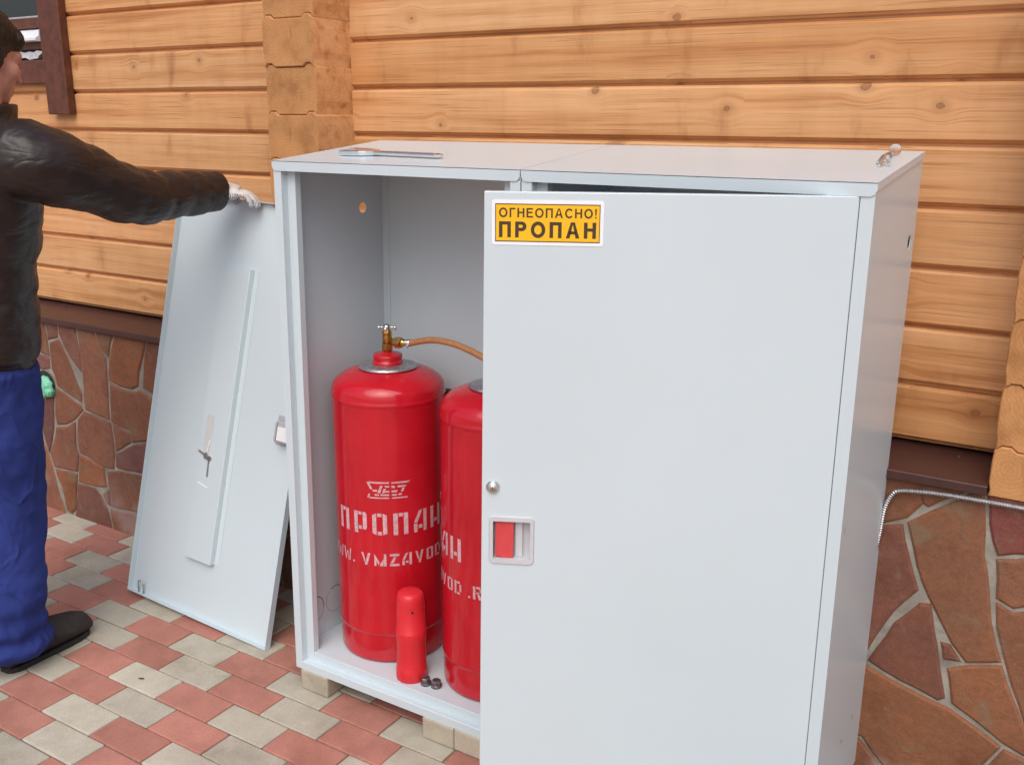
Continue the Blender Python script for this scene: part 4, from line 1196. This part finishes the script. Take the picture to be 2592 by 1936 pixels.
# orange hose from the left valve to behind the door
hz = ZBASE
hp_ = [(0.744, 0.363, hz + .860), (0.770, 0.362, hz + .8655), (0.80, 0.360, hz + .874), (0.835, 0.355, hz + .881), (0.87, 0.350, hz + .8835), (0.91, 0.346, hz + .8815), (0.95, 0.343, hz + .874), (0.99, 0.342, hz + .862), (1.03, 0.344, hz + .848), (1.07, 0.355, hz + .856), (1.10, 0.380, hz + .852), (1.13, 0.410, hz + .850), (1.15, 0.45, hz + .86)]
def smooth_path(pts, m=6):
    P = [Vector(p) for p in pts]; out = []
    for i in range(len(P) - 1):
        p0 = P[max(i - 1, 0)]; p1 = P[i]; p2 = P[i + 1]; p3 = P[min(i + 2, len(P) - 1)]
        for s in range(m):
            t = s / m
            out.append(0.5 * ((2 * p1) + (-p0 + p2) * t + (2 * p0 - 5 * p1 + 4 * p2 - p3) * t * t + (-p0 + 3 * p1 - 3 * p2 + p3) * t ** 3))
    out.append(P[-1]); return out
hose = thing("gas_hose", "orange rubber hose clamped to the left cylinder's brass valve", "hose", (0.744, 0.363, hz + .860))
MB().tube(smooth_path(hp_), .0082, 14).build("tube", M_HOSE, hose, True)
cl_ = MB().tube([(0.745, 0.363, hz + .8602), (0.7605, 0.3625, hz + .8632)], .0094, 18)
for s in (0.15, 0.5, 0.85):
    x = 0.745 + .0155 * s
    cl_.tube([(x - .0012, 0.363, hz + .8602 + .003 * s), (x + .0012, 0.363, hz + .8605 + .003 * s)], .0101, 18)
cl_.box(0.750, 0.757, 0.352, 0.358, hz + .850, hz + .858, .001)
cl_.build("clamp", M_CHROME, hose, True)

# red transport cap standing in front
cap = thing("valve_cap", "red plastic valve cap standing in front of the left gas cylinder", "cap", (0.846, 0.226, FZ + .0003))
cp = MB()
prof = [(0.0395, 0.0), (0.0408, 0.002), (0.0402, 0.030), (0.0396, 0.0312), (0.0390, 0.070), (0.0388, 0.104), (0.0392, 0.110), (0.0402, 0.120), (0.0401, 0.138), (0.0395, 0.1400), (0.0388, 0.1408), (0.0366, 0.215), (0.0356, 0.230), (0.0330, 0.240), (0.0285, 0.2450), (0.0180, 0.248), (0.0, 0.2485)]
cp.lathe(prof, n=40)
cp.build("body", M_REDPLASTIC, cap)
fl_ = MB()
for i in range(12):                                     # moulded ribs on the skirt
    a = 2 * pi * i / 12
    ca, sa = cos(a), sin(a)
    for (z0, z1, r) in ((0.001, 0.028, .0411), (0.121, 0.137, .0405)):
        w = .0016
        fl_.add([(r * ca - w * sa, r * sa + w * ca, z0), (r * ca + w * sa, r * sa - w * ca, z0), (r * ca + w * sa, r * sa - w * ca, z1), (r * ca - w * sa, r * sa + w * ca, z1),
                 ((r - .004) * ca - w * sa, (r - .004) * sa + w * ca, z0), ((r - .004) * ca + w * sa, (r - .004) * sa - w * ca, z0), ((r - .004) * ca + w * sa, (r - .004) * sa - w * ca, z1), ((r - .004) * ca - w * sa, (r - .004) * sa + w * ca, z1)],
                [(0, 1, 2, 3), (0, 4, 5, 1), (1, 5, 6, 2), (2, 6, 7, 3), (3, 7, 4, 0)])
fl_.build("rib", M_REDPLASTIC, cap)
va = math.atan2(-1.80, 1.42)
hx = MB().lathe([(0, -.0004), (.0034, -.0004), (.0036, .0)], (0, 0, 0), 14, axis='y')
ho = hx.build("vent_hole", M_DARK, cap); ho.location = (0.0374 * cos(va + .12), 0.0374 * sin(va + .12), 0.203); ho.rotation_euler = (0, 0, va + .12 + pi / 2)

# two plug nuts on the cabinet floor
def plug_nut(loc, rot, label):
    b = MB()
    b.lathe([(0.0, 0.0), (.0130, 0.0), (.0142, .0015), (.0142, .0075), (.0130, .0085), (.0118, .0085)], n=24)
    b.lathe([(.0118, .0085), (.0122, .0095), (.0122, .0185), (.0108, .0200), (.0, .0205)], n=6, smooth=False)
    o = b.build("plug_nut", M_NUT); o.location = loc; o.rotation_euler = rot
    tag(o, label, "plug nut", "plug nuts on the cabinet floor"); return o
plug_nut((0.9010, 0.2140, FZ + .0003), (0, 0, 0.3), "dark steel plug nut on the cabinet floor right beside the red cap")
plug_nut((0.9310, 0.2190, FZ + .0003), (0, 0, 0.9), "dark steel plug nut on the cabinet floor, nearer the right cylinder")

# ------------------------------------------------------------------ adjustable wrench on the roof
wr = thing("adjustable_wrench", "chrome adjustable wrench lying on the open cabinet's roof", "wrench", (0.9390, 0.262, ZF + (0.262 - YF) * .103 + .001))
slope = math.atan(.103)
ang = math.atan2(0.288 - 0.262, 0.640 - 0.939)
wr.rotation_euler = (Matrix.Rotation(slope, 3, 'X') @ Matrix.Rotation(ang, 3, 'Z')).to_euler()
half = [(0.0, .004), (.004, .0095), (.014, .0125), (.03, .0125), (.10, .0120), (.17, .0120), (.205, .0135), (.225, .019), (.24, .0265), (.262, .0305)]
body = half + [(.300, .0335), (.304, .028), (.302, .012), (.262, .010), (.258, -.004), (.268, -.008), (.285, -.010), (.285, -.014), (.262, -.0285)] + [(x, -y) for x, y in half[::-1][1:]]
def slab(outline, z0, z1, bev):
    m = bmesh.new()
    fc = m.faces.new([m.verts.new((x, y, z0)) for x, y in outline])
    g = bmesh.ops.extrude_face_region(m, geom=[fc])
    for e in g["geom"]:
        if isinstance(e, bmesh.types.BMVert): e.co.z = z1
    m.normal_update()
    bmesh.ops.bevel(m, geom=[e for e in m.edges if abs(e.verts[0].co.z - e.verts[1].co.z) < 1e-6], offset=bev, segments=3, affect='EDGES', profile=0.5)
    return m
grip = half[:-1] + [(x, -y) for x, y in half[:-1][::-1]]
hd = [(.205, .0130), (.225, .0185), (.24, .0265), (.262, .0305)] + body[len(half):-len(half) + 1] + [(.255, -.027), (.24, -.0240), (.225, -.0185), (.205, -.0130)]
MB().frombm(slab(grip, .0025, .0100, .0028)).frombm(slab(hd, .0006, .0125, .0030)).build("handle", M_CHROME, wr)
MB().box(.03, .185, -.0068, .0068, .0101, .0106, .0002).build("grip_panel", M_ZINC, wr)
MB().prism([(.272, -.0075), (.308, -.005), (.311, -.016), (.300, -.0285), (.270, -.0300), (.262, -.020)], .0012, .0120, 'z').build("jaw", M_CHROME, wr)
ws = MB()
for i in range(7): ws.lathe([(.0045, 0), (.0062, .0008), (.0062, .0016), (.0045, .0024)], (.243 + .0026 * i, -.014, .0070), 16, axis='x')
ws.build("worm_screw", M_ZINC, wr)
MB().lathe([(0, .0103), (.0052, .0103), (.0056, .0101)], (.0125, 0, 0), 20).build("hang_hole", M_DARK, wr)

# ------------------------------------------------------------------ bent wire hook with clear disc on the right roof
hk = thing("wire_hook", "small bent metal hook with a clear plastic disc on the right cabinet's roof", "hook", (1.8770, 0.330, ZF + (0.330 - YF) * .103 + .001))
zr = lambda y: ZF + (y - YF) * .103
MB().tube(smooth_path([(1.877, .322, zr(.322) + .003), (1.879, .345, zr(.345) + .009), (1.876, .375, zr(.375) + .016), (1.874, .42, zr(.42) + .014), (1.8725, .470, zr(.47) + .008)]), .0026, 8).build("wire", M_NICKEL, hk, True)
MB().tube(smooth_path([(1.879, .350, zr(.35) + .010), (1.887, .345, zr(.345) + .009), (1.892, .338, zr(.338) + .003)]), .0024, 8).build("foot", M_NICKEL, hk, True)
MB().tube(smooth_path([(1.868, .352, zr(.352) + .003), (1.872, .372, zr(.372) + .014), (1.879, .392, zr(.392) + .016), (1.881, .402, zr(.402) + .009)]), .0026, 8).build("wire", M_ZINC, hk, True)
dk = MB().lathe([(0, -.0012), (.0105, -.0012), (.0118, 0), (.0105, .0012), (0, .0012)], (1.8725, .478, zr(.478) + .0125), 28, axis='y')
dk.build("disc", M_CLEAR, hk, True)

# ------------------------------------------------------------------ flexible metal conduit on the right
k_ = (0.5505 + 1.5775) / (0.53 + 1.5775)
cpts = []
for (x, z) in ((1.906, 0.56), (1.909, 0.61), (1.9147, 0.6569), (1.918, 0.7089), (1.9235, 0.7340), (1.9340, 0.7560), (1.9440, 0.7630), (1.9597, 0.7665), (2.0, 0.7715), (2.0503, 0.7741), (2.1199, 0.7754), (2.1829, 0.7757), (2.30, 0.775), (2.5, 0.773), (2.9, 0.77)):
    P = CAMP + (Vector((x, 0.53, z)) - CAMP) * k_
    cpts.append(P)
path = smooth_path(cpts, 40)
acc = [0.0]
for a, b in zip(path, path[1:]): acc.append(acc[-1] + (b - a).length)
fine = []; st_ = 0.0014; i = 0; s = 0.0
while s < acc[-1]:
    while acc[i + 1] < s: i += 1
    t = (s - acc[i]) / (acc[i + 1] - acc[i]); fine.append(path[i].lerp(path[i + 1], t)); s += st_
cr = [(.0056 if (k % 4) in (0, 1) else .0044) for k in range(len(fine))]
cd = MB().tube(fine, .006, 10, radii=cr, smooth=False)
con = cd.build("metal_conduit", M_ZINC, loc=fine[0], recalc=False)
tag(con, "ribbed silver metal conduit bending along the stone plinth right of the cabinets", "conduit")

# ------------------------------------------------------------------ the man
def remeshed(mb, name, mat, parent, vox, smooth=6, disp=None):
    me = mb.mesh(name + "_src", mat)
    tmp = bpy.data.objects.new(name + "_src", me); COL.objects.link(tmp)
    m = tmp.modifiers.new("r", 'REMESH'); m.mode = 'VOXEL'; m.voxel_size = vox; m.use_smooth_shade = True
    s = tmp.modifiers.new("s", 'SMOOTH'); s.iterations = smooth; s.factor = 0.5
    if disp:
        tx = bpy.data.textures.new(name + "_tx", 'CLOUDS'); tx.noise_scale = disp[0]; tx.noise_depth = 2
        d = tmp.modifiers.new("d", 'DISPLACE'); d.texture = tx; d.strength = disp[1]; d.mid_level = 0.5; d.texture_coords = 'GLOBAL'
    dg = bpy.context.evaluated_depsgraph_get()
    ev = tmp.evaluated_get(dg)
    out = bpy.data.meshes.new_from_object(ev)
    out.name = name
    L = parent_loc(parent)
    out.transform(Matrix.Translation(-L))
    out.materials.clear(); out.materials.append(mat)
    for p in out.polygons: p.use_smooth = True; p.material_index = 0
    o = bpy.data.objects.new(name, out); COL.objects.link(o); o.parent = parent
    bpy.data.objects.remove(tmp); bpy.data.meshes.remove(me)
    return o

man = thing("person", "man in black quilted jacket and blue trousers holding the leaning door with a gloved hand", "person", (-0.30, -0.13, 0.0))
SHO = Vector((-0.045, -0.105, 1.425)); ELB = Vector((-0.015, 0.155, 1.345)); WRI = Vector((-0.034, 0.455, 1.318))
HEADC = Vector((-0.232, -0.100, 1.676)); NECK = Vector((-0.215, -0.135, 1.50)); CHEST = Vector((-0.275, -0.14, 1.30)); HIP = Vector((-0.355, -0.14, 0.93))
SHL = Vector((-0.47, -0.13, 1.40)); ELL = Vector((-0.62, -0.08, 1.13)); WRL = Vector((-0.64, 0.02, 0.88))
KNR = Vector((-0.292, -0.135, 0.50)); ANR = Vector((-0.262, -0.205, 0.10)); KNL = Vector((-0.50, -0.17, 0.49)); ANL = Vector((-0.54, -0.26, 0.10))
# body: one continuous figure under the clothes
bd = MB()
def limb(b, pts, radii, n=16, sub=6):
    P = [Vector(p) for p in pts]
    path = smooth_path(P, sub)
    rad = []
    for i in range(len(radii) - 1):
        for s in range(sub):
            t = s / sub
            a, c = radii[i], radii[i + 1]
            if isinstance(a, tuple): rad.append((a[0] + (c[0] - a[0]) * t, a[1] + (c[1] - a[1]) * t))
            else: rad.append(a + (c - a) * t)
    rad.append(radii[-1])
    b.tube(path, 0, n, radii=rad)
    for p, r in ((P[0], radii[0]), (P[-1], radii[-1])):
        rr = max(r) if isinstance(r, tuple) else r
limb(bd, [HIP + Vector((0, 0, -.10)), HIP, CHEST, CHEST + Vector((.03, .005, .12)), NECK + Vector((0, 0, -.02))], [(.14, .10), (.15, .11), (.155, .11), (.15, .09), (.06, .06)])
limb(bd, [NECK + Vector((0, -.01, -.04)), NECK + Vector((0, .005, .05)), HEADC + Vector((0, -.02, -.03))], [.062, .057, .06])
limb(bd, [SHO, ELB, WRI + Vector((0, .02, 0))], [.055, .045, .030]); limb(bd, [SHL, ELL, WRL], [.055, .045, .030])
limb(bd, [HIP + Vector((.09, 0, -.04)), KNR, ANR + Vector((0, 0, -.04))], [.085, .056, .040]); limb(bd, [HIP + Vector((-.09, 0, -.04)), KNL, ANL + Vector((0, 0, -.04))], [.085, .056, .040])
bd.ell(SHO + Vector((-.03, 0, 0)), (.08, .07, .07)); bd.ell(SHL + Vector((.03, 0, 0)), (.08, .07, .07))
# head, turned a little towards the wall and bent down
HR = Matrix.Rotation(radians(0), 3, 'Z') @ Matrix.Rotation(radians(-14), 3, 'X')
def H(x, y, z): return HEADC + HR @ Vector((x, y, z))
bd.ell(H(0, -.012, .035), (.076, .097, .088), HR); bd.ell(H(0, .030, -.035), (.062, .066, .082), HR); bd.ell(H(0, .058, -.088), (.036, .032, .026), HR)
bd.ell(H(0, .080, .020), (.052, .018, .022), HR); bd.ell(H(0, .098, -.018), (.013, .018, .026), HR); bd.ell(H(0, .108, -.034), (.017, .013, .011), HR)
bd.ell(H(.045, .062, -.022), (.022, .022, .026), HR); bd.ell(H(-.045, .062, -.022), (.022, .022, .026), HR)
bd.ell(H(0, .090, -.063), (.024, .010, .006), HR); bd.ell(H(0, .087, -.074), (.022, .010, .007), HR)
for s in (1, -1):
    bd.ell(H(s * .079, -.012, -.012), (.010, .020, .033), HR); bd.ell(H(s * .083, -.020, .004), (.008, .015, .018), HR)
# hand under the glove
limb(bd, [WRI + Vector((0, .01, 0)), WRI + Vector((.035, .045, -.012))], [(.026, .020), (.030, .016)])
remeshed(bd, "body", M_SKIN, man, .0065, 3)
for s in (1, -1):
    e = MB().ell(H(s * .031, .074, .004), (.011, .009, .010), HR, 14, 10); e.build("eye", M_LABEL, man, True)
# hair
hb_ = MB()
hb_.ell(H(0, -.016, .052), (.084, .104, .083), HR); hb_.ell(H(0, -.068, -.006), (.068, .048, .078), HR)
hb_.ell(H(.050, -.018, .026), (.035, .062, .056), HR); hb_.ell(H(-.050, -.018, .026), (.035, .062, .056), HR)
hb_.ell(H(.010, .066, .060), (.058, .028, .038), HR @ Matrix.Rotation(radians(24), 3, 'X'))
for s in (1, -1): hb_.ell(H(s * .076, .010, -.008), (.007, .013, .030), HR)
remeshed(hb_, "hair", M_HAIR, man, .0055, 4, (.016, .007))
# jacket
jk = MB()
def puff(L, pitch, depth): return lambda s: 1 - (0.17 if s < .27 else depth) * (1 - abs(sin(pi * s / pitch)) ** 0.42)
def sleeve(b, pts, radii, pitch=.083, depth=.05, n=28):
    path = smooth_path(pts, 16)
    acc = [0]
    for a, c in zip(path, path[1:]): acc.append(acc[-1] + (c - a).length)
    T = acc[-1]; pf = puff(T, pitch, depth)
    rad = []
    for s in acc:
        u = s / T * (len(radii) - 1); i = min(int(u), len(radii) - 2); t = u - i
        rad.append((radii[i] + (radii[i + 1] - radii[i]) * t) * pf(T - s + .02))
    b.tube(path, 0, n, radii=rad)
sleeve(jk, [SHO + Vector((-.05, -.02, .0)), SHO + Vector((0, .02, -.012)), (SHO + ELB) / 2 + Vector((.004, 0, -.012)), ELB + Vector((0.002, 0, -.022)), (ELB + WRI) / 2 + Vector((0, 0, -.014)), WRI + Vector((0, -.02, 0)), WRI + Vector((-.001, .010, -.001))],
       [.097, .097, .083, .077, .072, .065, .060])
sleeve(jk, [SHL + Vector((.05, 0, .01)), SHL + Vector((-.01, 0, -.02)), ELL, (ELL + WRL) / 2, WRL], [.095, .095, .085, .072, .052])
tors = [(HIP + Vector((-.004, 0, -.075)), (.178, .130)), (HIP + Vector((0, 0, -.02)), (.194, .150)), (HIP + Vector((.008, 0, .08)), (.194, .152)), (HIP + Vector((.025, 0, .19)), (.192, .150)), (CHEST + Vector((-.004, 0, -.04)), (.197, .152)), (CHEST + Vector((.012, 0, .06)), (.212, .150)), (CHEST + Vector((.028, 0, .135)), (.208, .125)), (CHEST + Vector((.045, .002, .185)), (.150, .100)), (NECK + Vector((0, 0, .0)), (.090, .085))]
tp_ = []; tr_ = []
for i in range(len(tors) - 1):
    for s in range(10):
        t = s / 10; t2 = t * t * (3 - 2 * t)
        a, b = tors[i], tors[i + 1]
        p = a[0].lerp(b[0], t); z = p.z
        k = 1 - 0.045 * (1 - abs(sin(pi * (z - .80) / .088)) ** .5)
        tp_.append(p); tr_.append((k * (a[1][0] + (b[1][0] - a[1][0]) * t2), k * (a[1][1] + (b[1][1] - a[1][1]) * t2)))
tp_.append(tors[-1][0]); tr_.append(tors[-1][1])
# tube frame: first axis must be x
def ring_loft(b, centers, radii, n=40):
    v = []
    for c, (rx, ry) in zip(centers, radii):
        for k in range(n):
            a = 2 * pi * k / n
            v.append((c.x + rx * cos(a), c.y + ry * sin(a), c.z))
    m = len(centers)
    f = [[i * n + k, i * n + (k + 1) % n, (i + 1) * n + (k + 1) % n, (i + 1) * n + k] for i in range(m - 1) for k in range(n)]
    f += [list(range(n))[::-1], [(m - 1) * n + k for k in range(n)]]
    b.add(v, f, 0, True)
ring_loft(jk, tp_, tr_)
jk.ell(SHO + Vector((-.035, 0, .0)), (.098, .095, .098)); jk.ell(SHL + Vector((.035, 0, .005)), (.098, .095, .095))
# stand-up collar
ring_loft(jk, [NECK + Vector((0, -.005, -.02)), NECK + Vector((.004, .005, .02)), NECK + Vector((.006, .012, .058))], [(.100, .092), (.088, .086), (.084, .084)])
remeshed(jk, "jacket", M_JACKET, man, .0062, 1, (.075, .012))
# trousers
tz = MB()
ring_loft(tz, [HIP + Vector((0, 0, -.16)), HIP + Vector((0, 0, -.08)), HIP + Vector((0, 0, .04))], [(.165, .115), (.175, .125), (.165, .115)])
def leg(hip, kn, an, n=28):
    P = smooth_path([hip, hip.lerp(kn, .5), kn, kn.lerp(an, .5), an + Vector((0, 0, .06)), an + Vector((0, .0, -.012)), an + Vector((0, .004, -.055))], 8)
    T = len(P); R = [.108, .102, .093, .092, .093, .098, .096]
    cs = []; rr = []
    for i, p in enumerate(P):
        u = i / (T - 1) * (len(R) - 1); j = min(int(u), len(R) - 2); t = u - j
        r = R[j] + (R[j + 1] - R[j]) * t
        low = max(0, (0.34 - p.z) / 0.3)
        r *= 1 + .085 * low * sin(p.z * 100)
        cs.append(p); rr.append((r, r * (1.0 + .12 * low)))
    ring_loft(tz, cs, rr, n)
leg(HIP + Vector((.085, 0, -.06)), KNR, ANR); leg(HIP + Vector((-.085, 0, -.06)), KNL, ANL)
remeshed(tz, "trousers", M_TROUSER, man, .008, 2, (.085, .020))
# shoes
def shoe(an, yaw):
    R = Matrix.Rotation(yaw, 3, 'Z')
    def S(x, y, z): return Vector((an.x, an.y, 0)) + R @ Vector((x, y, z))
    b = MB()
    sec = [(-.074, .032, .070), (-.057, .042, .100), (-.02, .047, .118), (.03, .050, .116), (.08, .054, .102), (.13, .056, .090), (.168, .053, .080), (.197, .043, .066), (.213, .024, .046)]
    v = []; n = 18
    for (y, w, h) in sec:
        for k in range(n):
            a = 2 * pi * k / n
            z = .008 + (h - .008) * (0.5 + .5 * sin(a)) if sin(a) > 0 else .008 + (h - .008) * .5 * (1 + sin(a) * .99)
            v.append(S(w * cos(a) * (1.0 if sin(a) < .2 else 1 - .25 * sin(a)), y, z))
    m = len(sec)
    b.add(v, [[i * n + k, i * n + (k + 1) % n, (i + 1) * n + (k + 1) % n, (i + 1) * n + k] for i in range(m - 1) for k in range(n)] + [list(range(n))[::-1], [(m - 1) * n + k for k in range(n)]], 0, True)
    b.tube([S(0, -.028, .05), S(0, -.03, .12)], .043, 18)
    sh = remeshed(b, "shoe", M_SHOE, man, .006, 4)
    so = [(.014, -.076), (.027, -.068), (.037, -.05), (.040, .0), (.043, .05), (.048, .11), (.047, .15), (.036, .186), (.016, .203)]
    outl = so + [(-x, y) for x, y in so[::-1]]
    sb_ = MB(); nn = len(outl)
    vv = [S(x, y, .001) for x, y in outl] + [S(x * 1.02, y, .006) for x, y in outl] + [S(x, y, .016) for x, y in outl]
    sb_.add(vv, [list(range(nn))[::-1]] + [[a * nn + i, a * nn + (i + 1) % nn, (a + 1) * nn + (i + 1) % nn, (a + 1) * nn + i] for a in range(2) for i in range(nn)] + [list(range(2 * nn, 3 * nn))])
    sb_.build("sole", M_SOLE, sh, True)
shoe(ANR + Vector((.005, .035, 0)), radians(4)); shoe(ANL + Vector((0, .03, 0)), radians(16))
# knitted glove gripping the door's top edge
gl = MB()
d = Vector((.80, .56, -.20)).normalized()
lat = Vector((.58, -.81, 0)).normalized()            # towards the camera: little-finger side
up = lat.cross(d).normalized()
if up.z < 0: up = -up
W0 = Vector((-.046, .462, 1.326))
def G(a, b, c): return W0 + d * a + lat * b + up * c
limb(gl, [WRI + Vector((0, -.03, .004)), G(-.005, 0, 0), G(.03, 0, .004), G(.075, 0, .002)], [(.029, .027), (.030, .026), (.040, .022), (.041, .018)], 18)
fings = [(-.031, .070, .92), (-.0105, .078, 1.0), (.0105, .074, .95), (.030, .062, .80)]
for (b0, L, k) in fings:
    p0 = G(.062, b0 * .9, .002); p1 = G(.062 + L * .48, b0, .000); p2 = G(.062 + L * .78, b0, -.010); p3 = G(.062 + L * .94, b0, -.026)
    limb(gl, [p0, p1, p2, p3], [.0118 * k + .001, .0112 * k, .0102 * k, .0085 * k], 12, 5)
    gl.ell(p3, (.0085 * k,) * 3, None, 12, 8)
# thumb on the far side
limb(gl, [G(.012, -.024, -.004), G(.036, -.042, -.012), G(.058, -.043, -.022), G(.070, -.040, -.034)], [.0145, .0135, .0125, .0100], 12, 5)
gl.ell(G(.045, -.022, -.012), (.030, .026, .017)); gl.ell(G(.055, .016, -.010), (.030, .024, .014))
remeshed(gl, "glove", M_GLOVE, man, .0036, 2)
gl2 = MB()
d = (WRL - ELL).normalized(); lat = Vector((-.9, .1, .2)).normalized(); up = lat.cross(d).normalized(); W0 = WRL
limb(gl2, [G(-.03, 0, 0), G(.0, 0, 0), G(.04, 0, 0), G(.085, 0, 0)], [(.028, .024), (.029, .022), (.040, .018), (.040, .015)], 18)
for (b0, L, k) in fings:
    limb(gl2, [G(.072, b0, 0), G(.072 + L * .5, b0, -.006), G(.072 + L * .8, b0, -.024), G(.072 + L * .85, b0, -.042)], [.012 * k, .0112 * k, .0102 * k, .0085 * k], 12, 5)
limb(gl2, [G(.02, -.028, -.004), G(.045, -.052, -.014), G(.07, -.056, -.026), G(.085, -.05, -.04)], [.0135, .0125, .0115, .009], 12, 5)
remeshed(gl2, "glove", M_GLOVE, man, .0045, 2)

# small dry leaf on a paver
lf = MB(); m = 6
v = [(0, 0, .002)] + [(.008 * cos(2 * pi * i / m) * (1.3 if i % 3 == 0 else .8), .004 * sin(2 * pi * i / m), .001 + .0015 * (i % 2)) for i in range(m)]
lf.add(v, [[0, 1 + i, 1 + (i + 1) % m] for i in range(m)])
lo = lf.build("dry_leaf", M_SHOE, recalc=False); lo.location = (0.104, -0.058, 0.0008); lo.rotation_euler = (0, 0, .4)
tag(lo, "tiny dark dry leaf lying on a grey paver left of the cabinet", "leaf")
